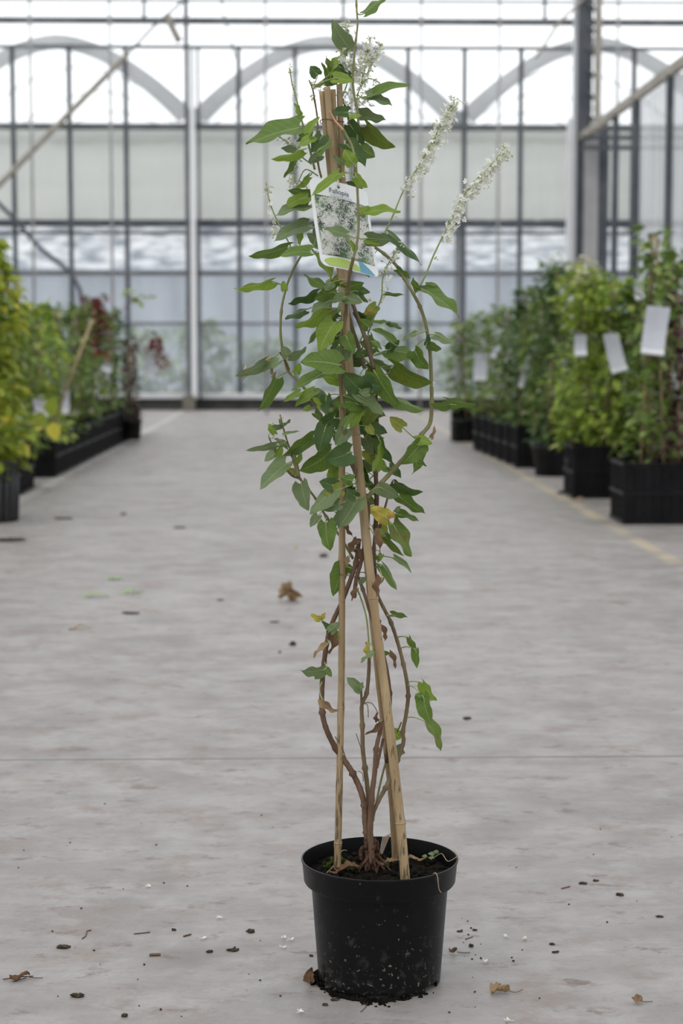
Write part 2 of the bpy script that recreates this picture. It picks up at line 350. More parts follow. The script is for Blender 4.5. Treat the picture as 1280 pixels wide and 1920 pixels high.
# ------------------------------------------------------------------ back glass wall
def wx(px, py=400, Y=WY): return at(px, py, Y).x
def wz(py, px=560, Y=WY): return at(px, py, Y).z
win = struct(empty('window_1', (0, WY, 0)))
def wpart(mb, name, mtl, parent=win): return mb.build(name, mtl, parent, smooth=False, origin=None)
def wl(v): return (v[0], v[1]-WY, v[2])
ZT = 9.0
m = MB(); m.box((1.45, .02, (wz(742)+ZT)/2), (XR-XL, .006, ZT-wz(742))); wpart(m, 'pane', M['glass'])
for k in range(-5, 19):
    x = wx(28+105.1*k)
    if abs(k-3) < .5 or x > XR or x < XL: continue
    m = MB(); m.box((x, -.02, (wz(740)+wz(90))/2), (.075, .07, wz(90)-wz(740))); wpart(m, 'glazing_bar', M['bar'])
for py, h, mt, d in ((3, .04, 'steel', .06), (41, .10, 'steel', .12), (90, .055, 'steel', .08), (239, .11, 'steel', .08), (420, .12, 'bar', .1), (437, .05, 'bar', .06), (513, .075, 'steel', .06), (607, .045, 'steel', .05)):
    m = MB(); m.box((1.45, -.05, wz(py)), (XR-XL, d, h)); wpart(m, 'rail', M[mt])
m = MB(); m.box((1.45, -.08, wz(742)), (XR-XL, .2, .085)); m.build('sill', M['alu'], win, smooth=False)
m = MB(); m.box((1.45, WY+.1, wz(747)/2), (XR-XL, .35, wz(747))); struct(m.build('wall_back', M['kerb'], smooth=False))

# unseen greenhouse roof, side and camera-end glazing, added to dim the light inside
m = MB(); m.box((1.45, 2.0, ZT+.02), (XR-XL, 58.8, .01)); struct(m.build('ceiling', M['dimglass'], smooth=False))
m = MB(); m.box((XL, 2.0, ZT/2), (.01, 58.8, ZT-.1)); struct(m.build('wall_left', M['dimglass'], smooth=False))
m = MB(); m.box((XR, 2.0, ZT/2), (.01, 58.8, ZT-.1)); struct(m.build('wall_right', M['dimglass'], smooth=False))
m = MB(); m.box((1.45, -27.4, ZT/2), (XR-XL, .01, ZT-.1)); struct(m.build('wall_front', M['dimglass'], smooth=False))
tn = [0]
def trim(mb, mt, smooth=False):
    tn[0] += 1; return struct(mb.build('trim_%d' % tn[0], M[mt], smooth=smooth))
# left column: dark steel upright with pale aluminium face, on a small block
CY = WY-.35
def cbox(px0, px1, py0, py1, mt, Y=CY, d=.14, z0=None):
    a = at(px0, py0, Y); b = at(px1, py1, Y); lo = b.z if z0 is None else z0
    mb = MB(); mb.box(((a.x+b.x)/2, Y, (a.z+lo)/2), (b.x-a.x, d, a.z-lo)); return trim(mb, mt)
cbox(344, 358, -60, 745, 'steel', z0=.2)
cbox(355, 369, 92, 742, 'whitepaint', Y=CY-.09, d=.05, z0=.2)
cbox(369, 378, 92, 742, 'bar', z0=.2)
cbox(343, 366, 742, 768, 'concrete_block', Y=CY-.1, d=.3, z0=0)
# right column cluster
cbox(1063, 1075, 222, 745, 'whitepaint', Y=WY-.12, d=.05, z0=.2)
cbox(1076, 1085, -60, 745, 'alu', Y=CY, d=.1, z0=.2)
cbox(1085, 1101, -60, 745, 'bar', Y=CY-.1, d=.16, z0=0)
cbox(1117, 1125, -60, 250, 'steel_beige', Y=CY-.3, d=.1)
cbox(1096, 1115, 250, 745, 'colgrey', Y=CY-.4, d=.12, z0=0)
cbox(1116, 1134, 245, 745, 'bar', Y=CY-.3, d=.12, z0=0)
for py in range(-40, 250, 42):
    a = at(1100, py, CY-.2); b = at(1119, py+21, CY-.2); mb = MB(); mb.beam(a, b, .05, .05); trim(mb, 'steel')
# braces and short struts
def brace(pts, rad, mt='steel', Y=CY-.2):
    mb = MB(); mb.tube(smooth_path([at(x, y, Y) for x, y in pts], 4), rad, 8); return trim(mb, mt, True)
brace([(-40, 385), (0, 345), (112, 230), (202, 139), (240, 101)], .05, 'steel_beige')
brace([(235, 106), (289, 49), (345, 0), (380, -40)], .024, 'steel')
brace([(-40, 345), (0, 384), (28, 412), (75, 465), (150, 545), (152, 740)], .038, 'bar', CY-.3)
brace([(312, 26), (322, 50), (336, 78)], .06, 'steel_beige')
brace([(414, -10), (421, 35), (434, 75), (439, 108)], .016)
brace([(1130, -40), (1092, 0), (1050, 40), (1018, 88), (1003, 108)], .026, 'steel_beige')
for px in (270, 643, 1021):
    brace([(px, -30), (px, 38)], .03)
# hanging cables
cb0 = None
for i, px in enumerate((-93, 54, 204, 497, 645, 790, 937, 1160)):
    Y = WY-2.2; a = at(px, -60, Y); b = at(px, -60, Y).copy(); b.z = .0
    if cb0 is None:
        mb = MB(); mb.tube([(0, 0, 0), (0, 0, a.z/2), (0, 0, a.z)], .022, 8)
        cb0 = o = mb.build('support_pipe', M['wirem'])
    else:
        o = cb0.copy(); COL.objects.link(o)
    o.location = (a.x, Y, 0)
    tag(o, 'slender pale grey upright pipe standing before the glass back wall', 'pipe', 'slender uprights before the back wall')

for X in (XL+.08, XR-.08):
    for Y in range(-24, 31, 3):
        m = MB(); m.box((X, Y, ZT/2), (.10, .08, ZT)); trim(m, 'bar')
    for z in (3.3, 6.0):
        m = MB(); m.box((X, 2, z), (.08, 58, .1)); trim(m, 'steel')
# roller screens behind the glass
for i, (p0, p1, lab) in enumerate(((-420, 351, 'pale roll screen behind the glass left of the tall column'), (352, 864, 'pale roll screen behind the glass directly behind the climbing plant'), (865, 1350, 'pale roll screen behind the glass at the right column'))):
    Y = WY+.5; a = at(p0, 262, Y); b = at(p1, 415, Y)
    r = empty('roller_screen', ((a.x+b.x)/2, Y, b.z)); tag(r, lab, 'screen', 'roll screens behind the back wall')
    W_ = b.x-a.x; H = a.z-b.z; mb = MB()
    nx, nz_ = 60, 10; vs = [((i_/nx-.5)*W_, .02*math.sin(i_*1.7)+.015*math.sin(i_*.6+j*.8), H*j/nz_) for j in range(nz_+1) for i_ in range(nx+1)]
    fs = [(j*(nx+1)+i_, j*(nx+1)+i_+1, (j+1)*(nx+1)+i_+1, (j+1)*(nx+1)+i_) for j in range(nz_) for i_ in range(nx)]
    mb.add(vs, fs); mb.build('fabric', M['screen'], r)
    mb = MB(); mb.tube([(-W_/2, .1, H+.1), (0, .1, H+.1), (W_/2, .1, H+.1)], .17, 14); mb.build('roll', M['screen'], r)
    mb = MB(); mb.tube([(-W_/2, 0, 0), (0, 0, 0), (W_/2, 0, 0)], .03, 8); mb.build('hem_bar', M['steel'], r)

# neighbouring polytunnels
TY = WY+2.2
cx0 = at(612, 200, TY).x; span = at(863, 200, TY).x-at(361, 200, TY).x
zv = at(600, 205, TY).z; zt = at(600, 66, TY).z
tun_lab = {-2: 'curved plastic tunnel roof at far left beyond the glass', -1: 'arched plastic tunnel roof beyond the glass left of the tall column', 0: 'arched plastic tunnel roof directly behind the top of the climbing plant',
           1: 'arched plastic tunnel roof behind the right column', 2: 'curved plastic tunnel roof beyond the glass at far right'}
def arc(cx, hw, z0, z1, n=28):
    out = []
    for i in range(n+1):
        u = -1+2*i/n; out.append((cx+hw*u, z0+(z1-z0)*(1-abs(u)**1.75)))
    return out
for k in range(-2, 3):
    cx = cx0+span*k; r = empty('polytunnel', (cx, TY, 0)); tag(r, tun_lab[k], 'polytunnel', 'plastic tunnels beyond the glass')
    o_ = arc(0, span/2-.03, zv, zt); i_ = arc(0, span/2-.25, zv-.25, zt-.26)
    mb = MB(); n = len(o_); vs = [(x, 0, z) for x, z in o_]+[(x, 0, z) for x, z in i_]+[(x, .12, z) for x, z in o_]+[(x, .12, z) for x, z in i_]
    fs = [(j, j+1, n+j+1, n+j) for j in range(n-1)]+[(2*n+j, 3*n+j, 3*n+j+1, 2*n+j+1) for j in range(n-1)]+[(j, 2*n+j, 2*n+j+1, j+1) for j in range(n-1)]
    mb.add(vs, fs); mb.build('gable_band', M['archband'], r)
    mb = MB(); vs = []; ny = 2
    for yy in range(ny): vs += [(x, .15+yy*24, z) for x, z in o_]
    fs = [(j, j+1, n+j+1, n+j) for j in range(n-1)]; mb.add(vs, fs); mb.build('roof_film', M['film'], r)
    for h in range(1, 5):
        mb = MB(); mb.tube([(x, h*3.5, z-.05) for x, z in o_], .016, 6); mb.build('hoop', M['wirem'], r)
    mb = MB(); mb.box((span/2, .5, zv-.14), (.30, 1.0, .26)); mb.build('gutter', M['steel'], r, smooth=False)
    mb = MB(); mb.box((span/2, .25, (zv-.2)/2-.04), (.14, .14, zv-.2)); mb.build('post', M['bar'], r, smooth=False)
# inside the neighbouring bay: far film walls, rails and green crop
FYY = WY+16
m = MB(); a = at(-700, 428, FYY); b = at(1900, 505, FYY)
def sheet(name, p0, p1, y0, y1, Y, mt, lab, cat, z0=None):
    a = at(p0, y0, Y); b = at(p1, y1, Y); lo = b.z if z0 is None else z0
    mb = MB(); nx = 80; W_ = b.x-a.x; H = a.z-lo
    vs = [(a.x+W_*i/nx, Y+.12*math.sin(i*1.3)+.05*math.sin(i*3.1+j), lo+H*j/6) for j in range(7) for i in range(nx+1)]
    fs = [(j*(nx+1)+i, j*(nx+1)+i+1, (j+1)*(nx+1)+i+1, (j+1)*(nx+1)+i) for j in range(6) for i in range(nx)]
    mb.add(vs, fs); return tag(mb.build(name, M[mt], origin=(a.x+W_/2, Y, lo)), lab, cat)
sheet('film_sheet', -500, 1700, 425, 506, FYY, 'farfilm', 'crinkled bright plastic sheet far beyond the glass wall', 'plastic sheet')
sheet('film_wall', -500, 1700, 500, 800, FYY+1, 'farfilm2', 'milky bluish plastic side wall far beyond the glass', 'plastic wall', z0=0)

# hedge / crop outside
def bush_mesh(seed, h, r, n, ls, zmin=.3, taper=.5, squash=1.0, lean=0, sx=1, surf=.55):
    rnd = random.Random(seed); mb = MB()
    for i in range(n):
        t = rnd.random(); z = zmin+(h-zmin)*t
        rr = r*(1-taper*max(0, (t-.45)/.55)**1.5)*(.8+.55*noise.noise(Vector((z*3.2, seed, 0)))+.2*math.sin(z*9+seed))
        an = rnd.random()*2*math.pi; q = rr*(rnd.random()**surf)
        c = Vector((math.cos(an)*q*sx+lean*z, math.sin(an)*q, z+rnd.uniform(-.03, .03)))
        a = Vector((math.cos(an), math.sin(an), rnd.uniform(-.9, .5)))+Vector((rnd.uniform(-.7, .7), rnd.uniform(-.7, .7), rnd.uniform(-.4, .4))); a.normalize()
        s = a.cross(Vector((rnd.uniform(-.5, .5), rnd.uniform(-.5, .5), 1))).normalized(); nn = s.cross(a)
        L = ls*rnd.uniform(.6, 1.35); W_ = L*rnd.uniform(.5, .75)
        vs = [c, c+a*L*.3+s*W_*.5+nn*W_*.1, c+a*L*.7+s*W_*.36-nn*L*.02, c+a*L-nn*L*.18, c+a*L*.7-s*W_*.36-nn*L*.02, c+a*L*.3-s*W_*.5+nn*W_*.1, c+a*L*.5-nn*W_*.08]
        mb.add(vs, [(0, 1, 6), (1, 2, 6), (2, 3, 6), (3, 4, 6), (4, 5, 6), (5, 0, 6)])
    return mb
B = {
 'mid': bush_mat('bush_mid', [(0, (.10, .16, .035)), (.3, (.15, .23, .045)), (.6, (.22, .31, .07)), (.85, (.32, .40, .13)), (.96, (.46, .46, .22))]),
 'dark': bush_mat('bush_dark', [(0, (.05, .095, .025)), (.35, (.085, .145, .04)), (.65, (.13, .21, .06)), (.9, (.22, .29, .12))]),
 'lime': bush_mat('bush_lime', [(0, (.20, .29, .045)), (.3, (.29, .40, .06)), (.6, (.40, .50, .09)), (.88, (.52, .58, .16))], .4),
 'yellow': bush_mat('bush_yellow', [(0, (.20, .27, .035)), (.3, (.30, .38, .05)), (.6, (.44, .48, .07)), (.88, (.66, .60, .08))], .4),
 'purple': bush_mat('bush_purple', [(0, (.05, .02, .03)), (.35, (.09, .035, .045)), (.7, (.07, .10, .04)), (.9, (.18, .12, .09))]),
 'red': bush_mat('bush_red', [(0, (.16, .02, .02)), (.4, (.30, .03, .03)), (.7, (.10, .14, .04)), (.9, (.45, .06, .04))]),
 'cream': bush_mat('bush_cream', [(0, (.70, .66, .45)), (.5, (.62, .62, .40)), (.8, (.8, .8, .66))]),
 'far': bush_mat('bush_far_haze', [(0, (.22, .29, .20)), (.4, (.27, .34, .24)), (.8, (.33, .4, .3))]),  # far greens lightened and low in contrast, haze put into the colour
}
for i in range(11):
    px = -120+i*125; p = at(px, 650, WY+9+(i % 3)); rr_ = empty('crop_bush', (p.x, p.y, 0))
    mb = bush_mesh(200+i, 1.55+.25*math.sin(i*2.1), .75, 420, .26, 0, .4, sx=1.25); mb.build('foliage', B['far'], rr_)
    mb = MB(); mb.tube([(0, 0, -.03), (.02, 0, .5), (0, 0, 1.1)], [.03, .025, .012], 6); mb.build('stem', M['twig'], rr_)
    tag(rr_, 'blurred grey-green bush growing outside behind the glass wall', 'bush', 'bushes outside behind the glass')

# right-hand partition: sloping-in-view top rail, posts, streaked curtain
PXX = 4.86; PZ = 4.66
m = MB(); m.box((PXX, 23.0, PZ+.02), (.09, 17, .13)); trim(m, 'steel_beige')
for Y in (27.6, 25.9, 23.6, 20.5, 17.5):
    m = MB(); m.box((PXX, Y, PZ/2), (.09, .09, PZ)); trim(m, 'bar')
m = MB(); a = at(1135, 247, 29.5); m.box((PXX+1.0, 30.3, a.z), (2.2, .06, .07)); trim(m, 'bar')
m = MB(); m.box((PXX+1.0, 30.3, a.z-.17), (2.2, .06, .07)); trim(m, 'bar')
mb = MB(); ny = 120; vs = [(PXX+.06+.025*math.sin(i*1.1), 26.3-i*.075, .15+(PZ-.2)*j/4) for j in range(5) for i in range(ny+1)]
mb.add(vs, [(j*(ny+1)+i, j*(ny+1)+i+1, (j+1)*(ny+1)+i+1, (j+1)*(ny+1)+i) for j in range(4) for i in range(ny)])
tag(mb.build('plastic_curtain', M['curtain'], origin=(PXX, 22, 0)), 'streaked see-through plastic curtain hanging along the right side behind the plants', 'curtain')

# ------------------------------------------------------------------ crates
def crate_mesh(W_, D, H):
    mb = MB(); t = .012
    for z in (.0, H*.47, H-.02):
        hh = .022
        mb.box((0, -D/2, z+hh/2), (W_, t*2, hh)); mb.box((0, D/2, z+hh/2), (W_, t*2, hh)); mb.box((-W_/2, 0, z+hh/2), (t*2, D, hh)); mb.box((W_/2, 0, z+hh/2), (t*2, D, hh))
    mb.box((0, 0, .012), (W_-.01, D-.01, .018))
    for z0, z1 in ((.02, H*.47), (H*.47+.02, H-.02)):
        zc = (z0+z1)/2; h = z1-z0
        for sgn in (-1, 1):
            mb.box((0, sgn*(D/2-t), zc), (W_-.02, .006, h)); mb.box((sgn*(W_/2-t), 0, zc), (.006, D-.02, h))
            nx = max(3, int(W_/.06)); ny = max(3, int(D/.06))
            for i in range(nx+1): mb.box((-W_/2+.01+(W_-.02)*i/nx, sgn*(D/2-.002), zc), (.012, .016, h))
            for i in range(ny+1): mb.box((sgn*(W_/2-.002), -D/2+.01+(D-.02)*i/ny, zc), (.016, .012, h))
    return mb
cr_r = crate_mesh(.60, .48, .38).build('plant_crate', M['blackplastic'], smooth=False)
cr_l = crate_mesh(.42, .60, .36).build('plant_crate', M['blackplastic'], smooth=False)
used = set()
def put(proto, loc, label, cat=None, group=None, rz=0):
    if proto.name in used:
        o = proto.copy(); COL.objects.link(o)
    else:
        o = proto; used.add(proto.name)
    o.location = loc; o.rotation_euler.z = rz; tag(o, label, cat, group); return o
CG = 'black crates along the right side'; CG2 = 'black crates along the left side'
put(cr_r, (2.31, 11.15, 0), 'black slatted crate nearest the camera on the right, cut by the photo edge', 'crate', CG)
put(cr_r, (2.98, 11.15, 0), 'black crate beyond the right photo edge beside the nearest one', 'crate', CG)
put(cr_r, (2.29, 13.05, 0), 'black crate under the bright lime climbers, second along the right side', 'crate', CG)
put(cr_r, (2.95, 13.05, 0), 'black crate half hidden behind the second crate of the right side', 'crate', CG)
ordn = ['nearest', 'second nearest', 'third from the near end', 'fourth from the near end', 'fifth from the near end', 'sixth from the near end', 'seventh from the near end', 'eighth from the near end', 'ninth from the near end', 'tenth from the near end', 'eleventh from the near end', 'farthest']
for i in range(6):
    put(cr_r, (2.28-.02*i, 16.35+i*.51, 0), 'black crate in the right run behind the round pot, '+('farthest' if i == 5 else ordn[i]), 'crate', CG)
    if i % 2 == 0: put(cr_r, (2.95, 16.35+i*.51, 0), 'black crate in the hidden second line on the right', 'crate', 'hidden crates right')
put(cr_r, (2.10, 20.8, 0), 'black crate standing apart, farthest along the right side', 'crate', CG)
# left: ribbed stack of trays, then crates
mb = MB()
for i in range(26):
    an = 2*math.pi*i/26; x, y = math.cos(an)*.20, math.sin(an)*.20; mb.tube([(x*.92, y*.92, .0), (x, y, .37)], .016, 6)
mb.lathe([(.0, .01), (.185, .01), (.20, .36), (.215, .36), (.215, .385), (.19, .385), (.17, .05), (0, .05)], 40)
rib = mb.build('ribbed_tub', M['ribplastic'])
put(rib, (-1.97, 11.25, 0), 'round grey ribbed tub nearest on the left, cut by the photo edge', 'tub')
put(cr_l, (-2.27, 13.55, 0), 'black crate by the light floor patch, behind the ribbed tub on the left', 'crate', CG2)
for i in range(12):
    put(cr_l, (-2.26+.004*i, 15.3+i*.63, 0), 'black crate in the long run on the left, '+ordn[i], 'crate', CG2)

# ------------------------------------------------------------------ background potted climbers
def pot_mb(r, h):
    mb = MB(); mb.lathe([(0, 0), (r*.80, 0), (r*.93, h*.82), (r, h*.82), (r, h), (r*.95, h), (r*.9, h*.85), (r*.88, h*.8), (0, h*.8)], 24); return mb
def climber(px, Y, top, r, style, label, seed, n=620, ls=.075, x=None, zmin=.36, tape=.5, group=None, extra=None, base=0.03, stakes=True, lean=0, cat='climbing plant'):
    p = at(px, top, Y); X = p.x if x is None else x; H = p.z
    root = empty('potted_climber_plant', (X, Y, base)); tag(root, label, cat, group); H -= base
    bush_mesh(seed, H, r, int(n*1.0), ls, zmin-base, tape, lean=lean).build('foliage', B[style], root)
    pot_mb(.13, .24).build('pot', M['greyplastic'], root)
    if stakes:
        for k in range(3):
            an = k*2.1+seed; mb = MB(); mb.tube([(math.cos(an)*.09, math.sin(an)*.09, .2), (math.cos(an)*.05, math.sin(an)*.05, H*.55), (math.cos(an)*.015+lean*H, math.sin(an)*.015, H*.97)], .007, 6)
            mb.build('cane', M['bamboo'], root)
    mb = MB(); rs = random.Random(seed)
    pts = [Vector((rs.uniform(-.03, .03), rs.uniform(-.03, .03), .18+k*(H-.25)/6)) for k in range(7)]
    mb.tube(smooth_path(pts, 3), .006, 5); mb.build('stem', M['twig'], root)
    if extra:
        for (st, dz, rr_, nn, ls2) in extra:
            e = bush_mesh(seed+50, .3*rr_/.15, rr_, nn, ls2, 0, .3); eo = e.build('flower_cluster' if st in ('cream', 'red') else 'foliage', B[st], root); eo.location = (0, -.08, H+dz)
    return root
RG = 'climbing plants along the right side'; LG = 'climbing plants along the left side'
climber(868, 20.6, 600, .28, 'mid', 'small mid green climber farthest along the right side', 1, 520)
climber(912, 19.6, 583, .26, 'mid', 'mid green climber with pale tag, second from the far end of right side', 2, 560)
climber(950, 18.2, 572, .27, 'mid', 'mid green climber between the far pale tag and slanted tag, right side', 3, 560)
climber(985, 16.9, 540, .27, 'dark', 'dark green climber behind the slanted bluish tag, right side', 4, 640)
climber(1018, 16.1, 545, .24, 'mid', 'mid green climber left of the tall dark one in a grey pot', 5, 560)
climber(1042, 15.15, 492, .23, 'dark', 'tall dark green climber with white blooms at its tip, in round grey pot', 6, 800, base=0.0, zmin=.28, extra=[('cream', -.10, .07, 40, .04)])
climber(1096, 13.15, 500, .27, 'lime', 'bushy bright lime climber with cream leaves on top, right side', 7, 980, extra=[('cream', -.14, .10, 60, .06)])
climber(1150, 13.0, 520, .28, 'lime', 'bright lime climber behind the smaller tilted white tag', 8, 980)
climber(1196, 12.9, 535, .26, 'mid', 'mid green climber between the two large white tags', 9, 700)
climber(1226, 11.1, 425, .13, 'mid', 'tallest sparse climber on the right carrying the largest white tag', 10, 300, ls=.085, tape=.2)
climber(1272, 11.2, 545, .20, 'purple', 'purple-leaved climber at the right photo edge', 11, 380, ls=.08)
climber(1262, 12.2, 470, .24, 'mid', 'tall green climber behind the largest white tag', 12, 620)
proto2 = climber(1000, 14.3, 500, .30, 'dark', 'green climber in the second line on the right, behind the front plants', 13, 560, group='second line of climbers right', x=2.95)
k2 = [(2.9, 15.4), (2.75, 16.5), (2.85, 17.6), (2.7, 18.7), (2.75, 19.9), (3.1, 12.9), (2.62, 20.9)]
for i, (x, y) in enumerate(k2):
    kids_copy(proto2, (x, y, .03), i*1.3, .95+.07*math.sin(i*2))
# smaller pot under tall dark climber
mb = pot_mb(.19, .27); put(mb.build('round_pot', M['greyplastic']), (fl(1038, 892).x, 15.15, 0.0), 'round dusty grey pot standing on the floor between the right-hand crates', 'pot')

climber(-8, 11.25, 455, .31, 'yellow', 'tall yellow-green climber nearest on the left at photo edge', 21, 1050, ls=.10, zmin=.3, x=-1.97, base=.02)
climber(22, 12.6, 490, .22, 'yellow', 'yellow-green climber just behind the nearest left one', 22, 620, ls=.09, zmin=.30, x=-2.23)
climber(72, 14.0, 572, .31, 'mid', 'mid green climber left of the leaning cane, left side', 23, 640, zmin=.30, x=-2.23)
climber(108, 15.3, 568, .31, 'lime', 'fresh green climber at the foot of the leaning cane', 24, 640, zmin=.30, x=-2.23)
climber(142, 16.6, 570, .31, 'mid', 'mid green climber right of the leaning cane', 25, 640, zmin=.30, x=-2.23)
climber(172, 18.0, 572, .31, 'mid', 'mid green climber left of the red-flowered one', 26, 600, zmin=.30, x=-2.23)
climber(205, 19.6, 577, .31, 'mid', 'climber with red flowers on top, left side', 27, 600, x=-2.22, extra=[('red', -.28, .20, 200, .08), ('red', -.62, .24, 150, .07)])
climber(236, 21.2, 582, .31, 'dark', 'dark green climber farthest along the left side', 28, 600, zmin=.30, x=-2.23)
climber(244, 20.6, 640, .12, 'purple', 'dark red-leaved plant low at the far end of left side', 29, 260, zmin=.1)
proto3 = climber(20, 13.6, 575, .30, 'mid', 'green climber in the second line on the left, behind the front plants', 30, 560, group='second line of climbers left', x=-2.75)
for i, y in enumerate((15.0, 16.4, 17.8, 19.2, 20.6, 12.2)):
    kids_copy(proto3, (-2.8+.1*math.sin(i*3), y, .03), i*1.7, .98)
# hanging red and green wreath-like plant near the end of the left side
p = at(291, 662, 21.8); r = empty('hanging_plant', (p.x, p.y, p.z)); tag(r, 'small drooping red and green plant hanging out over the aisle, left side', 'plant')
bush_mesh(41, .20, .16, 150, .07, -.18, .1).build('foliage', B['red'], r)
mb = MB(); q = at(262, 640, 21.8); mb.tube(smooth_path([Vector((-.75, -.6, -.05)), q-p, Vector((-.1, 0, .2)), Vector((0, 0, .1))], 4), .008, 6); mb.build('shoot', M['twig'], r)
p = at(255, 556, 17); r = empty('leafy_shoot', tuple(p)); tag(r, 'single pale green leafy shoot rising above the left plants', 'shoot')
bush_mesh(42, .05, .14, 12, .13, -.04, .1).build('foliage', B['lime'], r); mb = MB(); mb.tube([(0, 0, -.02), (-.10, 0, -.10), (-.35, 0, -.28), (-.62, -.2, -.55)], .006, 5); mb.build('stem', M['twig'], r)
# big yellow-green near leaves low on the left
p = at(92, 785, 11.6); r = empty('trailing_shoot', tuple(p)); tag(r, 'bright yellow-green trailing shoot hanging over the left crates', 'shoot')
mb = MB(); rs = random.Random(5)
def qleaf(mb, c, a, s, L, W_):
    c, a, s = Vector(c), Vector(a).normalized(), Vector(s).normalized(); nn = s.cross(a)
    vs = [c, c+a*L*.3+s*W_*.5+nn*W_*.1, c+a*L*.7+s*W_*.4, c+a*L-nn*L*.1, c+a*L*.7-s*W_*.4, c+a*L*.3-s*W_*.5+nn*W_*.1, c+a*L*.5-nn*W_*.08]
    mb.add(vs, [(0, 1, 6), (1, 2, 6), (2, 3, 6), (3, 4, 6), (4, 5, 6), (5, 0, 6)])
for (ux, uz, ax, az) in ((.0, .0, -1, -.1), (.0, .02, .3, 1), (.02, -.02, .2, -1), (-.35, .3, 1, .1), (-.3, .3, .1, -1)):
    qleaf(mb, (ux, 0, uz), (ax, -.3, az), (az, 0, -ax), .13, .10)
mb.build('foliage', B['yellow'], r); mb = MB(); mb.tube([(0, 0, 0), (-.15, .05, .08), (-.35, .1, .3)], .005, 5); mb.build('stem', M['twig'], r)
# leaning cane on the left
mb = MB(); mb.tube([at(98, 800, 14.2), at(135, 700, 14.2), at(173, 600, 14.2)], .011, 8); tag(mb.build('leaning_cane', M['bamboo'], origin=tuple(at(98, 800, 14.2))), 'thin tan bamboo cane leaning right among the left plants', 'cane')

# plant tags hanging on the background plants
def bgtag(corners, Y, label, mt='whiteplastic'):
    a, b, c, d = [at(x, y, Y) for x, y in corners]       # tl tr br bl
    mb = MB(); nx, ny = 4, 8; vs = []
    for k in (0, 1):
        for j in range(ny+1):
            for i in range(nx+1):
                u, v = i/nx, j/ny; q = a*(1-u)*(1-v)+b*u*(1-v)+c*u*v+d*(1-u)*v; q = q+Vector((0, .02*math.sin(v*3)+.003*k, 0)); vs.append(q)
    n = (nx+1)*(ny+1)
    for k in (0, 1):
        for j in range(ny):
            for i in range(nx):
                f = [k*n+j*(nx+1)+i, k*n+j*(nx+1)+i+1, k*n+(j+1)*(nx+1)+i+1, k*n+(j+1)*(nx+1)+i]
                mb.add([vs[q] for q in f], [(0, 1, 2, 3)])
    r = empty('plant_tag', tuple((a+b)/2)); tag(r, label, 'tag', 'white plastic tags on the background plants')
    o = mb.build('card', M[mt], r, origin=tuple((a+b)/2)); o.location = (0, 0, 0)
    # paler foot strip
    e = (a-d).normalized(); o2 = MB(); qq = [d+e*.035, c+e*.035, c+e*.008, d+e*.008]; qq = [q+Vector((0, -.004, 0)) for q in qq]
    o2.add(qq, [(0, 1, 2, 3)]); st = o2.build('foot_strip', M['whitetag'], r, origin=tuple((a+b)/2)); st.location = (0, 0, 0)
    o3 = MB(); top = (a+b)/2; o3.tube([top-top, Vector((.005, .04, .02)), Vector((0, .13, .03)), Vector((0, .24, .02))], .002, 5); o3.build('hook', M['whiteplastic'], r)
bgtag([(1213, 573), (1257, 577), (1244, 668), (1201, 663)], 10.85, 'largest white tag, hanging on the tallest climber at the right')
bgtag([(1130, 627), (1159, 625), (1177, 694), (1147, 702)], 12.65, 'tilted white tag on the lime climber left of the largest tag')
bgtag([(890, 662), (916, 662), (912, 714), (887, 714)], 19.2, 'pale tag on the far mid green climber of the right side')
bgtag([(922, 625), (945, 625), (943, 672), (921, 672)], 19.1, 'faint greyish tag above and right of the far pale tag')
bgtag([(988, 668), (997, 674), (980, 730), (971, 724)], 16.3, 'narrow bluish tag seen nearly edge-on, right side')
bgtag([(1077, 628), (1100, 628), (1100, 668), (1077, 668)], 12.8, 'pale tag half buried in the lime leaves')
bgtag([(1188, 535), (1206, 530), (1208, 560), (1192, 563)], 11.9, 'small white tag high up left of the tallest climber')
bgtag([(60, 748), (88, 752), (90, 786), (66, 782)], 12.2, 'bright white tag low on the left plants beside lime leaves')
bgtag([(272, 668), (291, 672), (290, 712), (274, 710)], 21.5, 'white tag under the drooping red and green plant, left side')
bgtag([(190, 680), (210, 684), (208, 700), (190, 696)], 18.9, 'small white tag below the red flowers, left side')
bgtag([(116, 732), (130, 732), (129, 776), (116, 776)], 14.6, 'narrow grey tag right of the leaning cane foot')
bgtag([(18, 792), (29, 794), (28, 808), (18, 806)], 11.5, 'tiny white tag at the very left low among leaves')

# ------------------------------------------------------------------ the potted climber in the middle
PY = 3.0
base = at(711, 1834, PY); PX = base.x
ROOT = empty('potted_climber', (PX, PY, 0))
tag(ROOT, 'tall potted climbing vine with bamboo canes and white flower spikes in a round black pot', 'potted plant')
O = Vector((PX, PY, 0))
def local(ob): ob.parent = ROOT; ob.location = Vector(ob.location)-O if False else ob.location; return ob
rim_z = .213
prof = [(0, .004), (.100, .004), (.1035, 0), (.105, .003), (.1175, .166), (.1190, .172), (.1285, .174), (.1305, .177), (.1335, rim_z-.004), (.1352, rim_z-.001), (.1350, rim_z+.001), (.1325, rim_z+.0015), (.1315, rim_z-.003), (.1275, .180), (.1150, .168), (.112, .12), (0, .12)]
m = MB(); NP = 120; prof = [(0, .0125), (.102, .0125), (.1035, .0005), (.1045, 0), (.1052, .001), (.1060, .011)]+prof[4:]
m.lathe(prof, NP)
def in_slot(f):
    ra = sorted(math.degrees(math.atan2(m.v[j][1], m.v[j][0])) for j in f); c_ = sum(Vector(m.v[j]) for j in f[0:0]) if False else None
    x = sum(m.v[j][0] for j in f)/4; y = sum(m.v[j][1] for j in f)/4; an = math.degrees(math.atan2(y, x)) % 360
    return any(abs((an-q+180) % 360-180) < 10.5 for q in (266, 326, 26, 86, 146, 206))
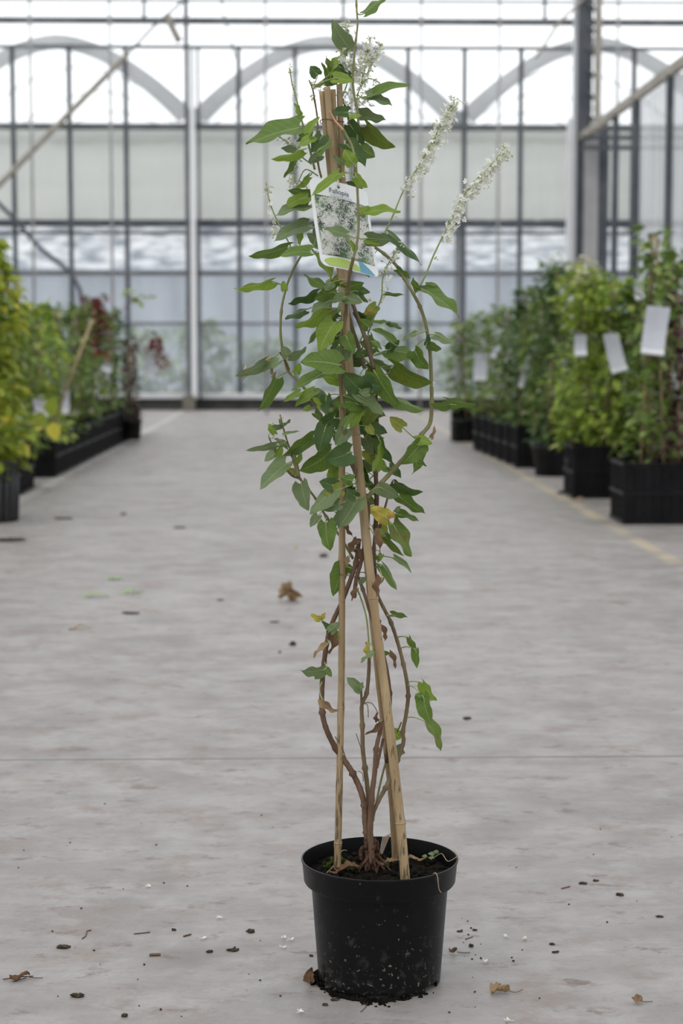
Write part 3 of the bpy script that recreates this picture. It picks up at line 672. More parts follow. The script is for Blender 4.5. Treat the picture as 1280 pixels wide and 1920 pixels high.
keep = [i for i, f in enumerate(m.f) if not (NP <= i < 5*NP and in_slot(f))]
m.f = [m.f[i] for i in keep]; m.uv = [m.uv[i] for i in keep]; m.mi = [m.mi[i] for i in keep]
pot = m.build('pot', M['pot'], ROOT)
try: pot.data.set_sharp_from_angle(angle=R(35))
except Exception: pass

# soil with lumps
rs = random.Random(3)
m = MB(); NR, NA = 26, 72; vs = [(0, 0, .195)]
def soil_h(x, y):
    v = Vector((x*28, y*28, 1.7)); h = .191+.009*noise.noise(v)+.006*noise.noise(v*2.7)+.004*noise.noise(v*6)
    d = math.hypot(x, y); h -= .004*(d/.12)**4
    return h
for i in range(1, NR+1):
    for k in range(NA):
        r_ = .1285*i/NR; a = 2*math.pi*k/NA; x, y = r_*math.cos(a), r_*math.sin(a); vs.append((x, y, soil_h(x, y)))
fs = [(0, 1+k, 1+(k+1) % NA) for k in range(NA)]+[(1+(i-1)*NA+k, 1+i*NA+k, 1+i*NA+(k+1) % NA, 1+(i-1)*NA+(k+1) % NA) for i in range(1, NR) for k in range(NA)]
m.add(vs, fs); soil = m.build('soil', M['soil'], ROOT)
m = MB()
for i in range(170):
    a, r_ = rs.random()*6.283, .122*math.sqrt(rs.random()); x, y = r_*math.cos(a), r_*math.sin(a); s_ = rs.uniform(.0025, .0075)
    m.blob((x, y, soil_h(x, y)+s_*.3), s_, s_, s_*.8, i, .5, 7, 5)
tag(m.build('soil_crumb', M['soil'], soil), kind='stuff')
m = MB()
for (cx, cy, rr_, n_) in ((-.075, .035, .022, 70), (.0, .03, .02, 60), (-.05, .02, .015, 40), (-.022, -.085, .02, 50), (.012, -.10, .014, 30)):
    for i in range(n_):
        a, r_ = rs.random()*6.283, rr_*math.sqrt(rs.random()); x, y = cx+r_*math.cos(a), cy+r_*math.sin(a); s_ = rs.uniform(.0018, .004)
        m.blob((x, y, soil_h(x, y)+s_*1.2), s_, s_, s_*1.2, i, .4, 6, 4)
tag(m.build('moss', M['moss'], ROOT), 'green moss patches on the soil', kind='stuff')

# ---- stems. each: points (px, py, y offset), radii in px (start, end), material
PXM = 1/1111.0
def P3(px, py, dy=0): return at(px, py, PY+dy)-O
ALLPTS = []
def stem(pts, r0, r1, mt, nodes=True, label=None, seed=0, nsub=6, hair=False):
    P = []
    for q in pts: P.append(P3(q[0], q[1], q[2] if len(q) > 2 else 0))
    sm = smooth_path(P, nsub); n = len(sm); rad = []
    for i in range(n):
        r_ = (r0+(r1-r0)*i/(n-1))*PXM
        if nodes and i % nsub == 0 and 0 < i < n-1 and (i//nsub) % 2 == 0: r_ *= 1.45
        elif nodes and (i % nsub in (1, nsub-1)) and 0 < i < n-1: r_ *= 1.03
        rad.append(r_*(1+.06*math.sin(i*2.3+seed)))
    mb = MB(); mb.tube(sm, rad, 10)
    ob = mb.build('stem', M[mt], ROOT)
    if label: ob['label'] = label
    # index for petioles
    for i in range(0, n): ALLPTS.append(sm[i])
    return ob
W, T, OL, G = 'stem_wood', 'stem_tan', 'stem_olive', 'stem_green'
stem([(692, 1625, 0), (690, 1590, 0), (687, 1560, 0), (684, 1537, 0), (683, 1510, 0), (675, 1480, 0), (661, 1450, 0), (647, 1428, 0), (629, 1403, 0), (612, 1368, 0), (604, 1336, 0), (603, 1300, 0), (606, 1255, 0), (611, 1215, 0), (617, 1185, 0), (626, 1160, 0), (641, 1128, 0), (655, 1092, 0), (667, 1055, 0), (673, 1010, 0)], 6.2, 4.0, W, seed=1)
stem([(694, 1625, .01), (692, 1580, .01), (691, 1540, .01), (690, 1490, .01), (684, 1440, .01), (680, 1405, .01), (679, 1360, .01), (678, 1322, .01), (687, 1300, .01), (691, 1262, .01), (692, 1228, .01)], 5, 3.2, T, seed=2)
stem([(678, 1322, .01), (677, 1302, .01), (677, 1283, .01)], 2.6, 1.8, T, False)
stem([(692, 1228, .01), (690, 1190, .01), (686, 1155, .01), (675, 1118, .01), (664, 1095, .01)], 1.6, 1.6, G, False)
stem([(697, 1620, -.01), (694, 1560, -.01), (696, 1500, -.01), (702, 1450, -.01), (705, 1405, -.01), (712, 1372, 0), (716, 1350, .02)], 6, 3.4, W, seed=3)
stem([(706, 1440, .01), (712, 1412, .01), (718, 1385, .02)], 3, 2.6, W, seed=3)
stem([(699, 1540, 0), (706, 1500, .02), (716, 1455, .03), (724, 1425, .03)], 2.2, 2, OL, False)
stem([(694, 1536, 0), (706, 1508, 0), (722, 1478, .01), (730, 1460, .02), (745, 1425, .02), (756, 1392, .02), (755, 1372, .02), (761, 1340, .02), (765, 1305, .02), (762, 1275, .02), (756, 1245, .02), (747, 1210, .02), (733, 1168, .02), (718, 1138, .02), (706, 1110, .02), (703, 1070, .02), (701, 1030, .02), (704, 990, .02)], 4.2, 3.2, T, seed=4)
stem([(724, 1430, .03), (730, 1340, .03), (731, 1300, .02), (724, 1250, 0), (712, 1205, -.02), (694, 1150, -.03), (680, 1105, -.03), (670, 1080, -.02)], 3.4, 3.0, W, seed=5)
stem([(664, 1120, .01), (668, 1085, .0), (680, 1040, .0), (688, 990, 0), (690, 940, 0)], 4, 4, W, seed=6)
stem([(704, 990, .02), (706, 930, .02), (704, 880, .02), (706, 820, .02), (705, 770, .02), (700, 700, .02), (692, 655, .02), (678, 615, .01), (664, 585, 0)], 4.5, 3.6, W, seed=7)
stem([(683, 940, -.03), (672, 905, -.03), (660, 870, -.05), (650, 845, -.06), (646, 810, -.07), (641, 760, -.075), (638, 700, -.075), (641, 640, -.07), (648, 590, -.06), (650, 555, -.08), (656, 510, -.115), (662, 485, -.12)], 4, 3.0, T, seed=8)
stem([(662, 485, -.12), (669, 455, -.115), (672, 420, -.11), (670, 360, -.10), (667, 310, -.09), (660, 275, -.07), (650, 255, -.06), (644, 244, -.06)], 2.4, 2.2, OL, seed=9, nodes=False)
stem([(644, 244, -.06), (634, 233, -.055), (625, 222, -.05), (618, 207, -.05)], 2.0, 1.5, 'stem_pink', False, 'pink young shoot tip')
stem([(664, 330, -.02), (670, 260, -.02), (671, 215, -.02), (664, 180, -.02), (661, 150, -.02), (663, 115, -.02), (667, 75, -.02), (670, 45, -.02), (668, 10, -.02), (668, -25, -.02)], 2.4, 1.6, OL, seed=10)
stem([(683, 690, -.01), (672, 650, -.01), (660, 615, -.01), (652, 580, .0), (646, 545, .01), (643, 510, .01)], 3.6, 3.2, T, False)
stem([(700, 690, -.02), (688, 645, -.02), (676, 610, -.02), (665, 580, -.01), (655, 550, 0), (648, 515, .01)], 4, 3.4, T, False)
stem([(700, 780, .02), (704, 740, .01), (703, 700, -.01), (699, 688, -.02)], 4.5, 4, W, False)
stem([(655, 842, 0), (622, 805, 0), (600, 778, 0), (582, 745, 0), (560, 715, 0), (541, 697, 0), (533, 672, 0), (526, 630, 0), (527, 585, 0), (533, 552, 0), (545, 515, 0), (563, 482, 0), (582, 460, 0)], 3.2, 1.8, OL, seed=11)
stem([(542, 694, -.003), (534, 675, -.003), (524, 660, -.003)], 2.2, 1.5, W, False)
stem([(662, 1048, .02), (640, 1010, .02), (612, 970, .01), (588, 930, .01), (562, 897, 0), (553, 875, 0), (546, 850, 0), (536, 820, 0), (529, 795, 0), (525, 778, 0)], 2.6, 1.4, OL, seed=12)
stem([(561, 897, 0), (545, 890, 0), (530, 868, 0), (515, 845, 0), (504, 820, 0)], 2.2, 1.4, T, seed=12)
stem([(559, 893, -.004), (555, 870, -.004), (549, 848, -.004)], 4.2, 3.8, OL, False)
stem([(686, 935, -.03), (715, 905, -.03), (740, 878, -.02), (768, 845, -.02), (790, 815, -.01), (806, 793, 0), (809, 755, 0), (808, 700, 0), (805, 650, 0), (797, 605, 0), (787, 575, 0), (775, 552, 0), (758, 522, 0), (742, 497, 0), (720, 476, 0), (700, 462, .01)], 4.4, 2.6, OL, seed=13)
stem([(775, 552, 0), (786, 538, 0), (800, 510, 0), (813, 478, 0), (835, 432, 0), (852, 395, 0), (880, 350, 0), (915, 315, 0), (940, 285, 0), (943, 272, 0)], 1.9, .9, G, False)
stem([(700, 465, 0), (718, 442, 0), (736, 405, 0), (757, 356, 0), (790, 302, 0), (825, 238, 0), (852, 188, 0)], 1.9, .9, G, False)
stem([(590, 318, 0), (578, 270, 0), (568, 235, 0), (560, 205, 0), (552, 172, 0), (547, 155, 0), (543, 128, 0)], 2.2, 1.2, G, False)
stem([(602, 332, -.01), (596, 305, -.01), (594, 260, -.01), (595, 225, -.01), (590, 190, -.01), (586, 168, -.01), (579, 150, -.01)], 2, 1.3, T)
stem([(640, 330, .01), (648, 280, .01), (655, 240, .01), (650, 210, .01), (642, 185, .01)], 3, 2, W)
stem([(545, 462, 0), (528, 430, 0), (514, 402, 0), (503, 370, 0), (499, 342, 0)], 1.5, .9, G, False)
stem([(690, 625, 0), (703, 590, 0), (715, 556, 0), (717, 525, 0), (725, 500, 0), (738, 478, 0), (752, 464, 0)], 1.5, .9, G, False)
stem([(700, 690, 0), (672, 655, 0), (690, 612, 0), (708, 600, 0)], 1.5, 1.0, G, False)
stem([(633, 672, -.03), (635, 700, -.03), (638, 722, -.03)], 1.8, 1.5, W, False)
stem([(754, 925, .01), (738, 900, .02), (722, 950, .02), (712, 990, .02)][::-1], 2.4, 1.6, W, False)
stem([(665, 200, 0), (674, 165, 0), (684, 130, 0), (690, 95, 0), (695, 72, 0)], 1.4, .8, G, False)
stem([(676, 160, 0), (695, 125, 0), (708, 100, 0), (714, 82, 0)], 1.2, .8, G, False)
stem([(668, 180, 0), (685, 150, 0), (703, 150, 0), (712, 158, 0)], 1.2, .8, G, False)
stem([(658, 110, 0), (655, 80, 0), (648, 48, 0)], 1.2, .8, G, False)
stem([(640, 185, 0), (652, 150, 0), (648, 118, 0), (647, 95, 0)], 1.4, .8, G, False)
stem([(584, 308, 0), (560, 290, 0), (540, 268, 0), (522, 256, 0)], 1.3, .8, G, False)
stem([(596, 330, 0), (572, 318, 0), (556, 345, 0), (550, 320, 0), (546, 300, 0)], 1.2, .8, G, False)
# dead twigs low down
stem([(648, 1422, -.005), (641, 1402, -.005), (628, 1381, -.005)], 1.0, .8, W, False)
stem([(680, 1415, 0), (674, 1395, 0), (667, 1375, 0)], .8, .7, W, False)
stem([(681, 1465, 0), (679, 1450, 0), (671, 1446, 0)], .8, .7, W, False)
stem([(744, 1373, .01), (749, 1362, .01), (752, 1354, .01)], 1.4, 1.3, W, False)
stem([(680, 1320, 0), (688, 1321, 0), (690, 1335, 0), (690, 1345, 0)], .8, .8, W, False)
stem([(680, 1318, 0), (697, 1319, 0), (709, 1338, 0)], .8, .8, W, False)
# root crown
m = MB()
for i in range(11):
    q = P3(694+rs.uniform(-9, 16), 1604+rs.uniform(-14, 20), rs.uniform(-.015, .015)); q.z = max(q.z, .19)
    e = Vector((q.x+rs.uniform(-.022, .028), q.y+rs.uniform(-.02, .01), .192)); m.tube(smooth_path([q+Vector((0, 0, .012)), q, q.lerp(e, .6)+Vector((0, 0, .002)), e], 4), [.0042, .004, .0038, .0036, .0034, .003, .0027, .0024, .002, .0018, .0015, .0012, .001], 7)
for i in range(14):
    q = P3(696+rs.uniform(-12, 12), 1600+rs.uniform(-18, 12), rs.uniform(-.01, .01)); q.z = max(q.z, .195); m.blob(q, .0045, .0045, .010, i, .9, 9, 7)
m.tube(smooth_path([P3(678, 1612, 0), P3(676, 1596, 0), P3(683, 1588, 0), P3(690, 1592, 0)], 4), .0035, 7)
m.build('root_crown', M['clodwood'], ROOT)

# ---- canes
def cane(pts, r0, r1, nodes, label=None):
    P = [P3(*q) for q in pts]; sm = smooth_path(P, 14); n = len(sm); rad = []
    nz_ = [P3(638, y, 0).z for y in nodes]
    for i, q in enumerate(sm):
        r_ = (r0+(r1-r0)*i/(n-1))*PXM
        for zz in nz_:
            d = abs(q.z-zz); r_ *= 1+.20*math.exp(-(d/.006)**2)
        rad.append(r_*(1+.02*math.sin(i*.9)))
    mb = MB(); mb.tube(sm, rad, 16); o = mb.build('bamboo_cane', M['bamboo'], ROOT, origin=None)
    for zz in nz_:
        k = min(range(n), key=lambda i: abs(sm[i].z-zz)); t = (sm[min(k+1, n-1)]-sm[max(k-1, 0)]).normalized()
        mb = MB(); mb.tube([sm[k]-t*.0012, sm[k], sm[k]+t*.0012], [rad[k]*1.02, rad[k]*1.09, rad[k]*1.02], 16); mb.build('node_ring', M['bamboo'], o)
    if label: o['label'] = label
    return o
cane([(632, 1626, .0), (634, 1560, .0), (637, 1420, 0), (640, 1250, 0), (641, 1050, 0), (641, 850, 0), (643, 700, 0), (645, 550, 0), (643, 420, 0), (640, 300, 0), (636, 158, 0)], 6.8, 5.6, (1583, 1332, 1050, 760, 337), 'thin upright cane on the left')
cane([(760, 1652, -.095), (748, 1520, -.085), (726, 1330, -.07), (701, 1135, -.055), (682, 960, -.04), (660, 740, -.03), (648, 600, -.025), (637, 440, -.02), (626, 320, -.02), (613, 163, -.02)], 9.0, 6.0, (1519, 1118, 820, 560), 'thickest cane at the front')
cane([(742, 1618, .05), (735, 1500, .045), (722, 1380, .04), (700, 1180, .03), (678, 950, .02), (655, 700, .01), (630, 440, .0), (603, 171, -.012)], 7.5, 5.2, (1300, 900), 'cane behind the thickest one')
cane([(752, 1605, .03), (742, 1500, .025), (720, 1300, .02), (690, 1050, .01), (664, 800, .005), (645, 500, -.005), (631, 320, -.005), (624, 168, -.003)], 6.5, 5.2, (1200, 700))
# loose ties
for (px, py, w_) in ((622, 228, 22), (640, 560, 16), (664, 1078, 26)):
    c = P3(px, py, -.005); mb = MB(); rr_ = w_*PXM
    mb.tube([c+Vector((math.cos(a)*rr_, math.sin(a)*rr_*1.1, .002*math.sin(a*2))) for a in [k*math.pi/10 for k in range(21)]], .0008, 5)
    mb.build('tie', M['twig'], ROOT)

# ---- leaves: base x,y  tip x,y  visible width  colour  depth(-1 front,0,1 back)
LV = """
655 90 624 39 29 b 0|684 24 722 -4 15 g 0|595 141 582 124 19 d 0|612 146 602 116 6 g 0|617 140 611 106 10 o 0|620 138 622 112 15 b 1|618 138 639 104 13 l 0
633 122 660 147 18 d 0|648 146 627 137 14 d 0|627 149 604 159 18 d 1|626 147 661 153 19 l -1|699 178 766 161 15 g 0|688 181 733 198 17 b 0|674 215 721 225 19 b 0
657 221 678 217 8 l -1|652 211 621 211 18 d 0|688 236 739 275 27 o 0|656 234 682 269 24 d 0|676 279 702 294 24 g 0|650 271 684 311 27 d 0|559 240 465 270 30 g 0
579 250 599 220 13 l -1|604 255 584 286 23 d 0|586 257 560 274 16 l -1|578 245 557 266 16 g 0|566 283 510 297 13 l -1|552 284 527 279 13 b 0|596 284 622 263 10 g -1
600 290 578 304 17 b 0|554 301 532 332 10 g 0|660 306 645 281 22 l -1|645 304 625 291 10 b -1|668 332 689 351 16 l -1|676 350 647 341 10 d 0|578 331 555 352 12 l 0
635 327 585 367 15 l -1|583 363 540 356 15 g 0|575 369 533 390 20 l 0|577 386 519 403 18 b 0|683 399 748 397 15 l -1|677 399 691 386 12 l -1|648 440 609 430 17 b -1
665 469 652 451 9 l -1|690 447 733 450 23 b -1|707 452 680 453 11 l -1|731 440 788 494 14 d 0|592 442 585 417 10 d 1|576 425 516 452 23 b 0|537 463 468 479 18 g 0
580 473 525 481 18 g -1|563 436 562 459 11 l 0|594 476 621 524 20 l 1|598 456 576 438 19 b 1|613 541 571 517 16 g 0|507 528 441 541 15 l 0|534 544 531 527 12 l 0
621 530 609 544 16 b -1|593 548 542 568 15 d 0|629 545 590 561 24 g 0|645 514 621 524 16 m 1|636 530 611 527 12 g 0|647 541 681 531 20 g -1|664 546 693 548 15 d 0
646 557 621 569 13 b -1|648 559 678 567 19 b -1|675 549 690 568 8 g 0|571 582 535 597 13 d 0|606 579 555 613 19 l 0|619 564 584 584 17 b 0|623 581 593 616 21 o 0
705 574 683 589 18 m 0|725 550 758 552 6 g 0|745 505 769 521 12 g 0|784 542 774 520 11 g 0|786 540 818 538 8 b 0|799 546 859 592 22 g 0|601 604 578 643 11 g 1
627 606 600 660 34 l 0|634 684 566 678 38 g -1|635 649 619 663 18 d 0|644 669 656 654 18 b -1|648 630 664 661 24 g 0|497 676 442 703 17 b 0|521 679 491 697 14 b 0
541 669 573 651 13 b 0|538 667 528 649 17 b 0|556 699 562 681 14 l 0|516 711 484 769 21 g 0|604 702 549 731 17 g -1|562 737 532 753 11 l 0|589 734 555 762 18 l 0
590 737 618 753 21 b 0|612 744 612 778 17 d 0|581 764 567 769 10 l 0|676 758 621 757 27 g -1|681 736 643 699 37 d 0|682 717 720 728 26 d -1|703 698 742 757 33 g 0
691 735 672 735 14 b -1|671 741 715 779 23 b -1|742 750 794 770 18 g 0|720 736 748 757 20 g 0|728 657 790 668 25 g 0|778 658 803 692 24 g 0|736 643 698 618 12 g 0
729 656 749 639 16 d 0|740 686 809 717 30 o 0|731 688 693 667 10 b 0|691 613 674 599 19 g 0|703 602 732 604 6 g 0|729 605 752 616 9 d 0|779 626 754 638 8 b 0
799 646 804 626 9 d 0|817 628 851 645 14 b 0|804 646 827 655 14 g 0|842 758 808 756 15 g 0|838 749 890 758 16 g 0|676 766 658 804 22 l 0|700 765 680 798 22 o 0
626 785 594 808 26 d 0|610 801 598 847 31 d -1|649 804 629 834 25 b -1|587 821 530 856 22 g 0|516 835 462 844 11 b 0|519 847 496 865 16 b 0|536 871 489 916 27 b 0
514 813 504 795 11 l 0|513 803 533 797 10 b 0|533 815 561 809 5 b 0|538 836 515 823 11 b 0|520 856 528 834 12 l 0|616 848 562 881 34 g 0|656 848 611 863 37 d -1
565 908 577 956 28 b 0|553 886 534 880 12 m 0|629 911 599 903 24 d 0|638 917 608 926 24 m 0|621 919 582 962 27 b 0|635 945 604 956 21 b 0|669 937 634 990 35 b -1
641 885 616 880 25 g 1|660 901 639 895 18 g 0|667 932 649 916 18 d 0|688 799 725 812 22 d 0|690 800 702 815 14 m -1|754 801 731 782 21 m 0|711 824 738 868 19 d -1
703 878 713 831 14 l 0|699 858 677 847 20 m 1|699 829 681 841 23 g 1|779 826 809 832 17 l 0|787 834 754 870 29 g 0|786 838 773 888 18 g 0|785 866 799 874 6 g 0
729 877 751 896 16 d 0|741 904 791 922 16 d 0|712 914 747 933 23 b -1|749 931 795 962 20 g 0|728 974 694 952 27 y -1|596 967 582 988 15 b 0|611 981 618 1031 30 g 0
634 970 624 996 11 b -1|744 964 783 977 13 g 0|743 958 750 949 8 b 0|736 984 768 1042 27 o 0|711 984 722 1019 25 m 1|724 1007 756 1041 12 g 0|739 1047 770 1073 10 g 0
718 1061 743 1106 15 g 0|642 1064 625 1116 28 g 0|648 1064 663 1071 16 g 1|672 1091 687 1081 9 b -1|650 984 661 1006 8 r 0|699 998 713 1034 13 r -1|716 1084 707 1119 14 r -1
672 1015 656 1040 14 r 0|665 1030 676 1050 12 r 0|655 1045 652 1062 10 t 0|669 1104 660 1127 9 r 0|600 1161 583 1151 11 y 0|602 1160 609 1148 8 y 0|616 1183 603 1166 9 d 0
619 1183 635 1167 16 b -1|629 1186 633 1203 9 l 0|612 1210 587 1233 9 t -1|622 1184 616 1226 14 r 0|605 1256 564 1257 18 b -1|607 1256 590 1273 16 g 0|611 1255 621 1269 11 g 0
675 1291 650 1271 18 b 0|675 1292 681 1279 9 b 0|735 1153 764 1157 10 g 0|767 1196 783 1223 10 g 0|779 1219 782 1252 14 g 0|693 1231 687 1204 10 y 0|697 1224 676 1242 8 b -1
712 1224 731 1224 10 g 0|729 1224 740 1254 9 r 0|703 1145 716 1172 13 r 0|713 1176 721 1202 10 r 0|793 1281 817 1313 17 l 0|793 1307 808 1359 25 g -1|797 1309 778 1302 11 g -1
802 1357 824 1406 18 o 0|735 1375 751 1384 22 l 1|741 1416 751 1395 17 b 1|748 1408 759 1412 11 b 1|713 1353 684 1377 10 r 0|604 1311 634 1334 13 t -1|709 1352 706 1336 9 r 0
806 820 815 797 7 t 0|653 262 640 244 8 b 0|560 214 552 193 9 l 0|690 500 688 515 9 d 1|675 500 691 520 10 d 1|650 700 672 715 18 l 1|660 640 645 620 15 d 1
628 620 640 600 16 d 1|600 680 612 650 12 g 1|668 790 690 770 16 g 1|655 770 640 785 14 g 1|690 885 675 870 14 g 1|715 850 695 835 13 o 1|648 560 628 590 15 g 1|672 590 690 602 12 d 1
600 760 585 745 10 l 0|590 775 604 790 12 g 0|628 800 645 790 13 d 1|640 830 625 815 13 d 1|610 830 620 850 10 g 1|545 850 560 835 9 l 0|556 865 565 850 10 l 0|528 800 522 785 6 b 0|532 795 545 785 5 b 0
690 960 705 945 12 m 1|725 1000 740 1010 8 b 0|715 1040 708 1055 10 l 1|700 1040 712 1050 9 g 1|646 800 665 775 12 g -1|700 640 715 655 8 g 0|680 655 665 670 10 d 0
"""
leaves = []
for ln in LV.strip().split('\n'):
    for it in ln.split('|'):
        q = it.split(); leaves.append([float(v) for v in q[:5]]+[q[5], float(q[6])])
rx = random.Random(77)
for k in range(46):
    y = rx.uniform(590, 935); xc = 648+(y-530)*.05; w_ = 42 if 600 < y < 900 else 30
    x = xc+rx.uniform(-w_, w_); a_ = rx.uniform(-.5, 1.2); sx_ = -1 if x < xc else 1; L_ = rx.uniform(22, 38)
    leaves.append([x, y, x+sx_*L_*math.cos(a_), y+L_*math.sin(a_), rx.uniform(12, 22), rx.choice('dddgggbol'), 1])
HP = [(0, .60), (.03, .86), (.09, 1.0), (.22, 1.04), (.38, .99), (.52, .90), (.66, .74), (.79, .53), (.89, .30), (.955, .12), (1, .0)]
def hprof(t):
    for (a, b), (c, d) in zip(HP, HP[1:]):
        if t <= c: return b+(d-b)*(t-a)/(c-a)
    return 0
def leaf_into(mb, bx, by, tx, ty, wd, col, dep, idx, rnd, mi=0):
    gx, gy = (tx-bx)*.04, (ty-by)*.04
    if col not in 'rt': tx += gx; ty += gy; bx -= gx*.5; by -= gy*.5; wd *= 1.10
    Lp = math.hypot(tx-bx, ty-by)
    off = {-1: -.075, 0: -.015, 1: .035}[int(dep)] + rnd.uniform(-.02, .02)
    if dep == 0 and 600 < bx < 705 and 520 < by < 990 and rnd.random() < .6: off = -.075
    if dep < 0 and (by < 540 and by > 300): off = -.115
    Wp = max(wd, min(.70*Lp, wd*2.2)) if col not in 'rt' else wd*1.3
    phi = math.acos(min(1, wd/Wp)); sg = rnd.choice((-1, 1))
    b = P3(bx, by, off); t_ = P3(tx, ty, off + rnd.uniform(-.30, .12)*Lp*PXM)
    view = (b+O-CP).normalized(); a = (t_-b); L = a.length; a = a/L
    s = a.cross(view).normalized(); nn = s.cross(a).normalized()      # nn towards/away camera
    if nn.dot(view) > 0: nn = -nn
    side = s*math.cos(phi)+nn*math.sin(phi)*sg; nor = a.cross(side); 
    if nor.dot(view) > 0: nor = -nor
    W_ = Wp*PXM*.5; NT = 16; us = (-1, -.72, -.36, 0, .36, .72, 1)
    fold = rnd.uniform(.15, .5)*(1 if rnd.random() < .75 else -1); cam_ = rnd.uniform(.02, .14); bow = rnd.uniform(-.05, .05); ph = rnd.random()*6; wv = rnd.uniform(.05, .17)
    if col in 'rt': fold = 1.1; wv = .4; cam_ = .2
    if col == 'y': wv = .3
    vs = []; uvs = []
    for i in range(NT+1):
        t = i/NT; h = hprof(t)
        for u in us:
            au = abs(u)
            p = b + a*L*(t-.17*au*au*(1-t)**5) + side*u*h*W_*(1+.035*math.sin(t*22+ph+u)) \
                + nor*(fold*au*h*W_*.6 + cam_*L*4*t*(1-t)*.5 + wv*W_*au*au*math.sin(t*11+ph+(1.5 if u > 0 else 0))) + side*bow*L*4*t*(1-t)
            vs.append(p); uvs.append((.5+.5*u, t))
    c = len(us); fs = [(i*c+j, i*c+j+1, (i+1)*c+j+1, (i+1)*c+j) for i in range(NT) for j in range(c-1)]
    mb.add(vs, fs, uvs, mi)
    # petiole to nearest stem point
    best = None; bd = 1e9
    for q in ALLPTS:
        d = (q-b); dd = math.hypot(d.x, d.z)+abs(d.y)*.25 + (0.02 if d.dot(a) > 0 else 0)
        if dd < bd: bd = dd; best = q
    if bd < .05 and bd > .002:
        mid = (b+best)/2 - a*bd*.18 + Vector((0, 0, -.002 if col != 'r' else 0))
        mb.tube(smooth_path([best, mid, b, b+a*L*.25+nor*.0004], 4), [.0011]*13 if L > .025 else [.0007]*13, 5, mi+1 if mi else 1)
    elif bd >= .05:
        mb.tube([b-a*.012, b, b+a*L*.2], .0009, 5, 1)
    return L*wd
order = sorted(range(len(leaves)), key=lambda i: -(math.hypot(leaves[i][2]-leaves[i][0], leaves[i][3]-leaves[i][1])*leaves[i][4]))
top = set(order[:96])
PL = {'y': 'yellowed leaf', 'm': 'leaf mottled yellow and brown', 'r': 'dried brown curled leaf', 't': 'pale brown dried leaf'}
KEYS = 'dglboymrt'; rest = MB()
for i, (bx, by, tx, ty, wd, col, dep) in enumerate(leaves):
    rnd = random.Random(1000+i)
    if i in top:
        mb = MB(); leaf_into(mb, bx, by, tx, ty, wd, col, dep, i, rnd)
        o = mb.build('leaf', [M[col], M['stem_green'] if col not in 'rt' else M[W]], ROOT)
        if col in PL: o['label'] = PL[col]
    else:
        mb = MB(); leaf_into(mb, bx, by, tx, ty, wd, col, dep, i, rnd)
        ci = KEYS.index(col); o0 = len(rest.v); rest.v += mb.v
        for f, u, mi_ in zip(mb.f, mb.uv, mb.mi): rest.f.append([o0+j for j in f]); rest.uv.append(u); rest.mi.append(ci if mi_ == 0 else len(KEYS))
tag(rest.build('small_leaves', [M[k] for k in KEYS]+[M['stem_green']], ROOT), 'smaller leaves of the vine', kind='stuff')

# ---- flowers
def floret(mb, c, size, rnd, openf=True, down=None):
    ax = Vector((rnd.uniform(-1, 1), rnd.uniform(-1, .6), rnd.uniform(-.8, .8))).normalized()
    s = ax.cross(Vector((.3, .2, 1))).normalized(); t = ax.cross(s)
    if not openf:
        pts = [c-ax*size*.6, c-ax*size*.2, c+ax*size*.3, c+ax*size*.7]; mb.tube(pts, [size*.12, size*.34, size*.32, size*.05], 6, 1); return
    for k in range(5):
        an = 2*math.pi*k/5+rnd.uniform(-.2, .2); d = s*math.cos(an)+t*math.sin(an); e = s*-math.sin(an)+t*math.cos(an)
        L = size*rnd.uniform(.75, 1.1); w_ = L*.34
        vs = [c, c+d*L*.5+e*w_+ax*L*.30, c+d*L*.95+e*w_*.5+ax*L*.45, c+d*L*.95-e*w_*.5+ax*L*.45, c+d*L*.5-e*w_+ax*L*.30, c+d*L*.55+ax*L*.18]
        mb.add(vs, [(0, 1, 5), (1, 2, 5), (2, 3, 5), (3, 4, 5), (4, 0, 5)])
    for k in range(3):
        d = (ax+s*rnd.uniform(-.4, .4)+t*rnd.uniform(-.4, .4)).normalized(); mb.tube([c, c+d*size*.7], size*.035, 4)
def spike(pts, n, spread, size, seed, closed=.15, dens=None, sag=.0, label=None):
    rnd = random.Random(seed); P = smooth_path([P3(*(q if len(q) > 2 else (*q, 0))) for q in pts], 12); mb = MB()
    for i in range(n):
        t = rnd.random() if dens is None else dens(rnd)
        k = min(int(t*(len(P)-1)), len(P)-2); p = P[k].lerp(P[k+1], rnd.random()); sp_ = spread(t)*PXM
        d = Vector((rnd.gauss(0, .5), rnd.gauss(0, .5), rnd.gauss(0, .5)))*sp_ + Vector((sag*sp_*.6, 0, -sag*sp_))
        c = p+d; sz = size*PXM*rnd.uniform(.75, 1.15)*(1 if t < .9 else .75)
        floret(mb, c, sz, rnd, rnd.random() > closed*(1 if t < .85 else 3))
        mb.tube([p, p.lerp(c, .6)+Vector((0, 0, .0006)), c], .00035, 4, 1)
    o = mb.build('flower_spike', [M['petal'], M['bud']], ROOT)
    if label: o['label'] = label
    return o
spike([(757, 356), (770, 330), (790, 302), (808, 270), (825, 238), (840, 210), (852, 186)], 215, lambda t: 10 if t < .15 else 15, 6.5, 1, .12, lambda r_: r_.random()**.75, .35, 'long white flower spike on the right, left of the longest one')
spike([(832, 440), (845, 408), (858, 382), (880, 350), (900, 328), (922, 306), (942, 284), (944, 272)], 235, lambda t: 13, 6.5, 2, .1, None, .55, 'outermost white flower spike at the right')
spike([(815, 470), (820, 492)], 3, lambda t: 6, 5, 3, .4)
spike([(757, 352), (775, 360), (745, 410)], 6, lambda t: 6, 5, 33, .5)
spike([(516, 440), (511, 420), (500, 375), (497, 345)], 34, lambda t: 9, 5, 4, .45, None, .2, 'thin budding flower spike on the left')
spike([(716, 525), (725, 500), (738, 478), (755, 458)], 40, lambda t: 10, 6, 5, .55)
